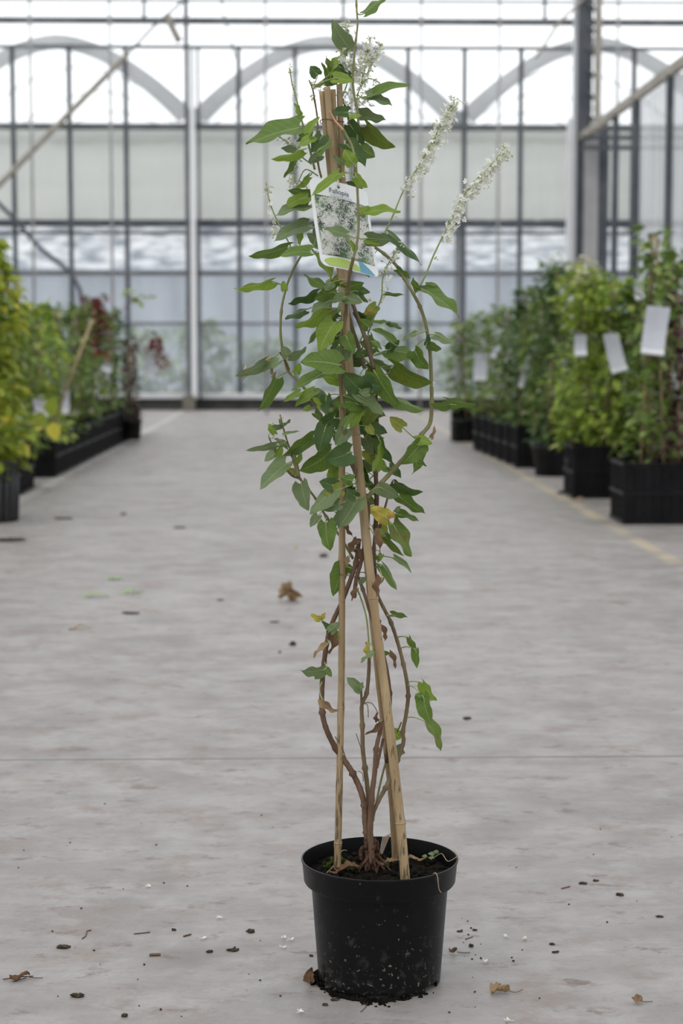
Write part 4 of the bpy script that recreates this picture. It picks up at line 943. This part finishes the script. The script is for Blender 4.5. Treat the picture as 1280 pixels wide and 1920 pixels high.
spike([(716, 560), (720, 545), (728, 537)], 10, lambda t: 10, 4.5, 6, .5)
spike([(675, 165), (684, 130), (690, 95), (695, 70)], 95, lambda t: 16-8*t, 6, 7, .25, None, .1, 'dense white flower spike at the top')
spike([(668, 145), (678, 115), (684, 95)], 50, lambda t: 13, 6, 8, .2)
spike([(690, 135), (706, 105), (714, 80)], 42, lambda t: 7, 5, 9, .5)
spike([(658, 72), (652, 56), (647, 45)], 26, lambda t: 8, 6, 10, .4)
spike([(668, 130), (656, 120), (640, 112), (645, 95)], 60, lambda t: 12, 6, 11, .3)
spike([(700, 148), (705, 158), (712, 160)], 12, lambda t: 7, 5, 12, .8)
spike([(640, 190), (652, 175), (665, 190), (680, 195), (690, 165)], 50, lambda t: 16, 5.5, 13, .25)
spike([(600, 165), (595, 160), (592, 152)], 14, lambda t: 12, 5, 14, .3)
spike([(545, 262), (555, 272), (560, 300)], 38, lambda t: 10, 5.5, 15, .35)
spike([(556, 310), (548, 320), (545, 345), (542, 335)], 26, lambda t: 8, 5, 16, .5)
spike([(525, 257), (538, 268)], 12, lambda t: 7, 4.5, 17, .7)
spike([(543, 123), (544, 140)], 10, lambda t: 3.5, 4, 18, 1.0)
spike([(549, 158), (553, 178)], 8, lambda t: 3.5, 4, 19, 1.0)
spike([(580, 180), (585, 188)], 4, lambda t: 6, 7, 20, 1.0)
spike([(508, 797), (511, 793)], 8, lambda t: 4, 5, 21, .1)
spike([(525, 776), (525, 784)], 5, lambda t: 3, 4, 22, .7)
spike([(690, 560), (696, 566)], 8, lambda t: 8, 5, 23, .4)
spike([(807, 718), (810, 728)], 5, lambda t: 3, 5, 24, .3)
spike([(547, 702), (550, 706)], 4, lambda t: 4, 5, 25, .4)
# withered tassels at left
for (x0, y0, x1, y1) in ((500, 674, 515, 680), (507, 684, 512, 708), (460, 692, 456, 708), (505, 675, 499, 680)):
    m = MB(); Q = [P3(x0+(x1-x0)*k/7, y0+(y1-y0)*k/7, -.02) for k in range(8)]; m.tube([Q[0]+Vector((0, .004, .006))]+Q, .0012, 5)
    for k in range(7): m.blob(Q[k], .0026, .0022, .0036, k, .8, 6, 5)
    m.build('withered_flower', M['palebits'], ROOT)

# ------------------------------------------------------------------ printed plant label
TL, TR, BL = at(579, 331, 2.925), at(688, 358, 2.955), at(602, 497, 2.895)
u_, v_ = TR-TL, BL-TL; nrm = u_.cross(v_).normalized()
if nrm.y > 0: nrm = -nrm
LW, LH = u_.length, v_.length; ua, va = u_/LW, v_/LH
def TG(a, b, lift=0): # a,b in 0..1
    bend = .006*math.sin(a*math.pi)-.004*math.sin(b*math.pi)
    return TL+u_*a+v_*b+nrm*(lift+bend)
LROOT = empty('plant_label', tuple(TG(.5, .1))); LO = Vector(LROOT.location)
tag(LROOT, 'white printed plant label with a blossom picture hanging high on the climbing vine', 'plant label')
def shape_sheet(name, mt, outline_fn, lift, n=40, th=0, par=LROOT, nb=24):
    # outline_fn(b) -> list of (a0,a1) extents at height b
    mb = MB()
    bs = outline_fn; rows = []
    for j, (b, a0, a1) in enumerate(bs): rows.append([TG(a0+(a1-a0)*i/12, b, lift)-LO for i in range(13)])
    vs = [p for r_ in rows for p in r_]; c = 13
    uvs = [((i/12), j/len(rows)) for j in range(len(rows)) for i in range(13)]
    mb.add(vs, [(j*c+i, j*c+i+1, (j+1)*c+i+1, (j+1)*c+i) for j in range(len(rows)-1) for i in range(12)], uvs)
    if th:
        vs2 = [p-nrm*th for p in vs]; mb.add(vs2, [(j*c+i, (j+1)*c+i, (j+1)*c+i+1, j*c+i+1) for j in range(len(rows)-1) for i in range(12)], uvs)
    return mb.build(name, mt, par)
def rrect(a0, a1, b0, b1, ra, rb, corners=(1, 1)):
    out = []; N = 8
    for k in range(N+1):
        t = k/N*math.pi/2; q = (1-math.cos(t)); out.append((b0+rb*q*corners[0] if corners[0] else b0+rb*k/N, a0+ra*(1-math.sin(t))*corners[0], a1-ra*(1-math.sin(t))*corners[0]))
    for k in range(1, 12): out.append((b0+rb+(b1-b0-2*rb)*k/12, a0, a1))
    for k in range(N+1):
        t = k/N*math.pi/2; out.append((b1-rb*(1-math.sin(t)) if corners[1] else b1-rb+rb*k/N, a0+ra*(1-math.cos(t))*corners[1], a1-ra*(1-math.cos(t))*corners[1]))
    return out
shape_sheet('card', M['whitetag'], rrect(0, 1, 0, 1, .11, .08), 0, th=.0006)
def print_mat():
    m = bpy.data.materials.new('blossom_print'); m.use_nodes = True; n = m.node_tree.nodes; l = m.node_tree.links; b = n['Principled BSDF']; b.inputs['Roughness'].default_value = .3
    t = n.new('ShaderNodeTexCoord')
    n1 = n.new('ShaderNodeTexNoise'); n1.inputs['Scale'].default_value = 75; n1.inputs['Detail'].default_value = 4; l.new(t.outputs['Object'], n1.inputs[0])
    r1 = n.new('ShaderNodeValToRGB'); l.new(n1.outputs[0], r1.inputs[0]); e = r1.color_ramp.elements
    e[0].position = .32; e[0].color = (.02, .04, .02, 1); e[1].position = .68; e[1].color = (.17, .32, .12, 1); q = e.new(.5); q.color = (.07, .14, .06, 1)
    vo = n.new('ShaderNodeTexVoronoi'); vo.inputs['Scale'].default_value = 420; l.new(t.outputs['Object'], vo.inputs[0])
    n2 = n.new('ShaderNodeTexNoise'); n2.inputs['Scale'].default_value = 34; n2.inputs['Detail'].default_value = 5; n2.inputs['Roughness'].default_value = .65; l.new(t.outputs['Object'], n2.inputs[0])
    a = n.new('ShaderNodeMath'); a.operation = 'MULTIPLY_ADD'; l.new(vo.outputs[0], a.inputs[0]); a.inputs[1].default_value = -.30; l.new(n2.outputs[0], a.inputs[2])
    uv = n.new('ShaderNodeUVMap'); s = n.new('ShaderNodeSeparateXYZ'); l.new(uv.outputs[0], s.inputs[0])
    vv = n.new('ShaderNodeMath'); vv.operation = 'PINGPONG'; l.new(s.outputs[1], vv.inputs[0]); vv.inputs[1].default_value = .5
    a2 = n.new('ShaderNodeMath'); a2.operation = 'MULTIPLY_ADD'; l.new(vv.outputs[0], a2.inputs[0]); a2.inputs[1].default_value = .38; l.new(a.outputs[0], a2.inputs[2])
    mp = n.new('ShaderNodeMapRange'); l.new(a2.outputs[0], mp.inputs[0]); mp.inputs[1].default_value = .36; mp.inputs[2].default_value = .54
    mx = n.new('ShaderNodeMixRGB'); l.new(mp.outputs[0], mx.inputs[0]); l.new(r1.outputs[0], mx.inputs[1]); mx.inputs[2].default_value = (.66, .64, .62, 1)
    l.new(mx.outputs[0], b.inputs['Base Color']); return m
shape_sheet('picture', print_mat(), rrect(.055, .95, .185, .865, .0, .02, (0, 0)), .0008)
# green swoosh, blue swoosh, white gap line
g = []
for k in range(13):
    t = k/12; b = .885+.105*t
    half = .30*math.sqrt(max(0, 1-((1-t))**2)); g.append((b-.005, max(.03+.10*t*t, .34-half-.02), min(.66, .34+half+.03)))
shape_sheet('green_print', M['taggreen'], g, .0009)
g = [(.86+.13*k/12, .655, .66+.27*(k/12)**.7) for k in range(13)]
shape_sheet('blue_print', M['tagblue'], g, .0009)
def text_on(body, a, b, size, mt, lift=.0011, name='lettering'):
    cu = bpy.data.curves.new('t', 'FONT'); cu.body = body; cu.size = size; cu.align_x = 'CENTER'; cu.offset = .00002
    ob = bpy.data.objects.new('t', cu); COL.objects.link(ob); bpy.context.view_layer.update()
    me = bpy.data.meshes.new_from_object(ob.evaluated_get(bpy.context.evaluated_depsgraph_get())); bpy.data.objects.remove(ob)
    for v in me.vertices:
        v.co = TG(a+v.co.x/LW, b-v.co.y/LH, lift)-LO
    me.materials.append(M[mt]); o = bpy.data.objects.new(name, me); COL.objects.link(o); o.parent = LROOT; return o
text_on('Fallopia', .47, .138, .0115, 'ink')
text_on('baldschuanica', .50, .178, .0068, 'ink2')
mb = MB(); c = TG(.47, .052, .001)-LO
mb.add([c+ua*.0022*math.cos(k*math.pi/8)+va*.0028*math.sin(k*math.pi/8) for k in range(16)], [tuple(range(16))]); mb.build('hole', M['clod'], LROOT)
mb = MB(); mb.tube(smooth_path([c, c+Vector((-.001, -.004, .010)), c+Vector((.0, .02, .022)), c+Vector((.01, .05, .02))], 5), .0012, 6); mb.build('hanging_loop', M['whitetag'], LROOT)

# ------------------------------------------------------------------ things lying on the soil in the pot
def soil_pt(px, py):
    p = fl(px, py, .195); return Vector((p.x, p.y, soil_h(p.x-PX, p.y-PY)+.004))
def free_leaf(mb, c, ax, side, L, W_, curl, seed, mi=0):
    rnd = random.Random(seed); a = Vector(ax).normalized(); s = Vector(side).normalized(); nn = a.cross(s).normalized()
    if nn.z < 0: nn = -nn
    NT, us = 10, (-1, -.5, 0, .5, 1); vs = []; uvs = []
    for i in range(NT+1):
        t = i/NT; h = hprof(t)
        for u in us:
            p = Vector(c)+a*L*(t-.5)+s*u*h*W_*.5+nn*(curl*W_*abs(u)**1.5*.5*(.5+rnd.random()*.7)+L*.08*math.sin(t*7+seed)+L*.05*rnd.random()+.0008); vs.append(p); uvs.append((.5+.5*u, t))
    c_ = len(us); mb.add(vs, [(i*c_+j, i*c_+j+1, (i+1)*c_+j+1, (i+1)*c_+j) for i in range(NT) for j in range(c_-1)], uvs, mi)
pl = [((650, 1632), 'reddish brown dead leaf on the soil at the pot front left', 'r', .045, .020, 0), ((706, 1624), 'tan dead leaf curled on the soil before the stems', 't', .04, .022, .4),
      ((738, 1618), 'tan dead leaf on the soil between the two right canes', 't', .03, .014, .2), ((782, 1612), 'pale thin dead leaf on the soil right of the canes', 't', .034, .011, -.2), ((628, 1637), 'small pinkish scrap of dead leaf at the front left rim', 'r', .02, .010, .3)]
for i, (q, lab, mt, L, W_, an) in enumerate(pl):
    p = soil_pt(*q); mb = MB(); free_leaf(mb, p, (math.cos(an), math.sin(an), .05), (-math.sin(an), math.cos(an), .15), L, W_, .8, 60+i)
    tag(mb.build('dead_leaf', [M[mt]], origin=tuple(p)), lab, 'dead leaf', 'dead leaves on the soil in the pot')
p = soil_pt(812, 1606); r = empty('seedling', tuple(p)); tag(r, 'tiny round-leaved green seedling on the soil near the right rim', 'seedling')
for k, (dx, dy, dz, s_) in enumerate(((-.016, -.004, .006, .0045), (-.004, .0, .009, .0055), (.005, .003, .012, .005), (-.004, -.008, .004, .0055), (.002, .006, .008, .004))):
    mb = MB(); mb.add([(dx+s_*math.cos(a)*1.0, dy+s_*math.sin(a)*.9, dz+.001*math.sin(2*a)+s_*.35*math.sin(a)) for a in [j*math.pi/7 for j in range(14)]], [tuple(range(14))]); mb.tube([(0, 0, -.004), (dx*.6, dy*.6, dz*.7), (dx, dy, dz)], .0005, 4)
    mb.build('leaf', M['b'], r)
mb = MB(); a = fl(815, 1607, .198); pts = [a, a+Vector((.012, 0, .006)), Vector((PX+.118, PY+.0, .207)), Vector((PX+.134, PY-.005, .2165)), Vector((PX+.137, PY-.01, .213)), Vector((PX+.133, PY-.005, .222)), Vector((PX+.128, PY, .228))]
tag(mb.build('dry_root', M['palebits']) if False else (mb.tube(smooth_path(pts, 6), .0007, 5), mb.build('dry_root', M['palebits'], origin=tuple(a)))[1], 'thin tan dry root lying from the soil over the right rim', 'root')
def rimpt(px, dz=0, dr=0):
    X = fl(px, 1650, rim_z).x-PX; r_ = .1355+dr; return Vector((PX+X, PY-math.sqrt(max(0, r_*r_-X*X)), rim_z+dz))
pts = [rimpt(815, .001, -.008), rimpt(819, .004, 0), rimpt(822, -.002, .002), rimpt(824, -.016, .002), rimpt(826, -.026, .0015), rimpt(830, -.031, .0025)]
mb = MB(); mb.tube(smooth_path(pts, 6), .0008, 6); tag(mb.build('dry_root', M['palebits'], origin=tuple(pts[0])), 'short pinkish dry root hooked over the front rim of the pot', 'root')
pts = [soil_pt(612, 1632), soil_pt(626, 1625)+Vector((0, 0, .004)), soil_pt(640, 1610)+Vector((0, 0, .010)), soil_pt(650, 1605)+Vector((0, 0, .006))]
mb = MB(); mb.tube(smooth_path(pts, 6), .0007, 5); tag(mb.build('dry_root', M['palebits'], origin=tuple(pts[0])), 'curved straw lying across the foot of the left cane', 'straw')
# pale dead stub fibres by the trunk
p = soil_pt(712, 1600); r = empty('dead_stub', tuple(p)); tag(r, 'split grey dead stub standing right of the stems in the pot', 'stub')
for k in range(4):
    mb = MB(); mb.tube(smooth_path([Vector((0, 0, -.004)), Vector((.003+.002*k, 0, .018)), Vector((.006+.004*k, 0, .034+.002*k))], 4), [.002-.0001*j for j in range(9)], 6); mb.build('fibre', M['palebits'] if k % 2 else M['wirem'], r)

# ------------------------------------------------------------------ litter on the floor
def g3(px, py, dz=0): p = fl(px, py); return Vector((p.x, p.y, dz))
WFL = [((279, 1665), 'fallen white blossom alone at left, well behind the others'), ((410, 1724), 'fallen white blossom left of the pot, nearest the dark clod'), ((380, 1763), 'fallen white blossom between two bark bits and the clods left of the pot'),
       ((534, 1762), 'fallen white blossom left of the pot, left one of a touching pair'), ((546, 1765), 'fallen white blossom left of the pot, right one of a touching pair'), ((530, 1780), 'small fallen white blossom just in front of the touching pair'),
       ((562, 1901), 'fallen white blossom in front of the pot near the photo bottom'), ((947, 1759), 'fallen white blossom right of the pot, left of two level ones'), ((981, 1763), 'fallen white blossom right of the pot, right of two level ones'), ((910, 1807), 'fallen white blossom right of the pot beside the dirt smear'), ((952, 1917), 'fallen white blossom at the very bottom right of the pot')]
for i, (q, lab) in enumerate(WFL):
    rnd = random.Random(70+i); p = g3(*q); mb = MB()
    for k in range(3):
        an = rnd.random()*6.28; free_leaf(mb, p+Vector((math.cos(an)*.004, math.sin(an)*.004, .003)), (math.cos(an), math.sin(an), .35), (-math.sin(an), math.cos(an), .2), .008, .0048, .8, i*5+k)
    mb.tube([p+Vector((0, 0, .003)), p+Vector((rnd.uniform(-.012, .012), .003, .0015))], .0007, 5)
    tag(mb.build('fallen_blossom', M['petal'], origin=tuple(p)), lab, 'blossom', 'white blossoms fallen on the floor')
CL = [((145, 1870), .011, .006, 'dark brown clod at lower left beside the photo edge twig'), ((233, 1906), .007, .005, 'small dark clod near the bottom left'), ((434, 1783), .010, .004, 'flat dark clod left of the pot, right one of two'), ((393, 1786), .006, .005, 'round dark clod left of the pot, left one of two'),
      ((470, 1748), .008, .005, 'dark clod behind the two flat clods left of the pot'), ((117, 1777), .013, .005, 'loose dark clump by the left edge below the curly twig'), ((325, 1745), .004, .004, 'tiny clod between the two dark sticks'), ((549, 1210), .014, .014, 'olive brown clod far behind the pot'),
      ((525, 1224), .006, .006, 'tiny round black clod left of the olive one'), ((608, 1044), .025, .014, 'brown clod behind the plant in mid floor'), ((878, 1348), .014, .006, 'dark clod right of the plant beside the drooping leaf'), ((248, 1150), .035, .006, 'flat dark scrap below the pale green leaves'),
      ((118, 973), .05, .010, 'flat black scrap near the left crates'), ((335, 990), .035, .008, 'dark scrap right of the black one on the far floor'), ((515, 1167), .018, .005, 'dark scrap in front of the crumpled dead leaf'), ((414, 1126), .015, .005, 'small dark scrap left of the crumpled dead leaf'),
      ((20, 1014), .08, .016, 'dark heap of debris at the left edge'), ((583, 1793), .004, .003, 'tiny clod touching the left side of the pot'), ((863, 1747), .006, .002, 'flat crumb in the dirt smear right of the pot'), ((1117, 1652), .006, .003, 'small brown clod at far right behind the blossoms'), ((1163, 1679), .009, .005, 'brown clump at right, largest on that side'),
      ((1237, 1720), .007, .003, 'flat brown crumb near the right photo edge'), ((1096, 1657), .010, .003, 'brown flake left of the right clump'), ((1035, 1771), .006, .003, 'flat dark flake right of the blossoms, upper of two'), ((1040, 1786), .006, .003, 'flat dark flake right of the blossoms, lower of two'),
      ((883, 1775), .005, .005, 'round dark clod right of the pot under a flat one'), ((890, 1745), .005, .003, 'flat dark clod right of the pot above a round one'), ((627, 1876), .006, .004, 'dark clod in front of the pot at left'), ((609, 1885), .005, .004, 'small clod below the pot at left'), ((1060, 925), .07, .02, 'brown debris beside the right crates'), ((230, 965), .02, .012, 'small rusty leaf scrap on the far floor')]
for i, (q, s_, h_, lab) in enumerate(CL):
    p = g3(*q); mb = MB()
    for k in range(3): 
        rnd = random.Random(i*9+k); mb.blob((p.x+rnd.uniform(-.5, .5)*s_, p.y+rnd.uniform(-.3, .3)*s_, h_*.45), s_*rnd.uniform(.5, .8), s_*rnd.uniform(.4, .7), h_*rnd.uniform(.4, .6), i+k, .9, 10, 7)
    tag(mb.build('soil_clod', M['clod'], origin=tuple(p)), lab, 'clod', 'clods and scraps on the floor')
# little crumbs
rnd = random.Random(8); mb = MB(); mb.blob((0, 0, .0012), .0028, .0024, .0015, 1, .8, 7, 5); cr = mb.build('soil_crumb', M['clod'])
LX = 'tiny dark soil crumb scattered on the concrete floor'
pts = []
for i in range(48):
    pts.append((rnd.uniform(20, 1260), rnd.uniform(1480, 1910)))
for i in range(30): pts.append((rnd.gauss(880, 60), rnd.gauss(1800, 50)))
for i, q in enumerate(pts):
    if 560 < q[0] < 865 and q[1] < 1880: continue
    o = put(cr, tuple(g3(*q)), LX, 'crumb', 'tiny soil crumbs on the floor'); s_ = rnd.uniform(.3, 1.0); o.scale = (s_, s_, s_); o.rotation_euler.z = rnd.random()*6
# spilled soil around the pot foot
mb = MB(); rnd = random.Random(12)
for i in range(260):
    an = rnd.gauss(-2.0, .42); rr_ = .1045+abs(rnd.gauss(0, .0055)); s_ = rnd.uniform(.001, .0036)
    mb.blob((PX+math.cos(an)*rr_, PY+math.sin(an)*rr_, s_*.5), s_*1.4, s_, s_*.8, i, .8, 6, 4)
for i in range(120):
    an = rnd.gauss(-3.05, .12); rr_ = .108+abs(rnd.gauss(0, .006)); s_ = rnd.uniform(.0015, .004)
    mb.blob((PX+math.cos(an)*rr_, PY+math.sin(an)*rr_, s_*.6+rnd.uniform(0, .006)), s_, s_, s_, i, .8, 6, 4)
for i in range(70):
    s_ = rnd.uniform(.001, .002); mb.blob((PX+rnd.uniform(-.035, .01), PY-.108-abs(rnd.gauss(0, .012)), s_*.5), s_*1.5, s_, s_*.7, i, .8, 6, 4)
tag(mb.build('spilled_soil', M['soil'], origin=(PX, PY-.105, 0)), 'dark spilled soil around the foot of the black pot', 'soil', kind='stuff')
# dead leaves on the floor
DL = [((583, 1802), 'r', .026, .020, 1.3, 'reddish dead leaf leaning on the left foot of the pot', 0), ((938, 1864), 't', .034, .022, .2, 'ochre dead leaf with dark stalk in front right of the pot', 1), ((1194, 1882), 't', .016, .018, 1.2, 'small curled dead leaf with long stalk at lower right', 1),
      ((850, 1789), 'r', .016, .012, .5, 'dark dead leaf with thin stalk right of the pot', 1), ((38, 1838), 'r', .035, .014, .3, 'dark torn leaf and twig at the left photo edge', 2), ((540, 1128), 't', .085, .07, .9, 'large crumpled dry leaf standing on the floor behind the plant', 3),
      ((178, 1119), 'p', .12, .045, 0, 'pale green fallen leaf, leftmost of three', 4), ((250, 1112), 'p', .11, .04, .5, 'pale green fallen leaf, right of the three', 4), ((217, 1086), 'p', .075, .06, .1, 'pale green fallen leaf, topmost of three', 4),
      ((555, 1028), 'y', .035, .03, .4, 'pale round petal on the floor, left of two', 4), ((574, 1034), 'y', .022, .02, .4, 'small pale petal on the floor, right of two', 4), ((1085, 938), 't', .10, .06, .2, 'tan dead leaf by the right crates', 4), ((150, 1180), 't', .09, .03, .2, 'faint tan leaf strip on the left floor', 4)]
for i, (q, mt, L, W_, an, lab, kind_) in enumerate(DL):
    p = g3(*q); mb = MB(); ax = Vector((math.cos(an), math.sin(an), .12 if kind_ < 3 else .02)); sd_ = Vector((-math.sin(an), math.cos(an), .1))
    if kind_ == 0: ax = Vector((.15, .15, 1)); sd_ = Vector((1, -.4, 0)); p = Vector((PX-.118, PY-.025, .014))
    if kind_ == 3:
        for k in range(6):
            r2 = random.Random(k); free_leaf(mb, p+Vector((r2.uniform(-.02, .02), r2.uniform(-.02, .02), .02+.008*k)), (r2.uniform(-1, 1), r2.uniform(-.5, .5), r2.uniform(.2, 1.2)), (1, r2.uniform(-1, 1), .2), .06, .045, 1.2, k)
    else: free_leaf(mb, p+Vector((0, 0, .003 if kind_ < 3 else .006)), ax, sd_, L, W_, 1.0 if kind_ < 3 else .12, 80+i)
    if kind_ in (1, 2):
        e = p+ax*L*.45; mb.tube(smooth_path([e+Vector((0, 0, .002)), e+Vector((.012, -.002, .001)), e+Vector((.024, -.004 if i != 1 else .008, .002))], 5), .0007, 5)
    if kind_ == 2:
        mb.tube([p+Vector((-.03, 0, .002)), p+Vector((0, .006, .004)), p+Vector((.02, .014, .002))], .001, 5); mb.tube([p+Vector((-.01, -.01, .002)), p+Vector((.01, .004, .003))], .0009, 5)
    tag(mb.build('fallen_leaf', M[mt], origin=tuple(p)), lab, 'fallen leaf', 'dead and fallen leaves on the floor')
TW = [([(251, 1752), (281, 1749)], .0011, 'thin dark stick, left one of two'), ([(344, 1757), (358, 1753)], .0016, 'short dark stick, right one of two'), ([(280, 1793), (301, 1792)], .0026, 'reddish brown bark piece left of the pot'),
      ([(154, 1761), (161, 1755), (163, 1747), (171, 1745)], .0011, 'curly thin twig near the left side'), ([(1052, 1667), (1068, 1663)], .0012, 'short brown twig right of the pot toward the back'), ([(872, 1762), (886, 1757)], .0009, 'tiny twig right of the pot beside the flat clod'), ([(690, 1876), (686, 1888), (676, 1898)], .0007, 'hair-thin dark root in front of the pot')]
for q, r_, lab in TW:
    P = [g3(*x_, r_) for x_ in q]; mb = MB(); mb.tube(smooth_path(P, 5), r_, 6); tag(mb.build('twig', M['twig'], origin=tuple(P[0])), lab, 'twig', 'twigs on the floor')
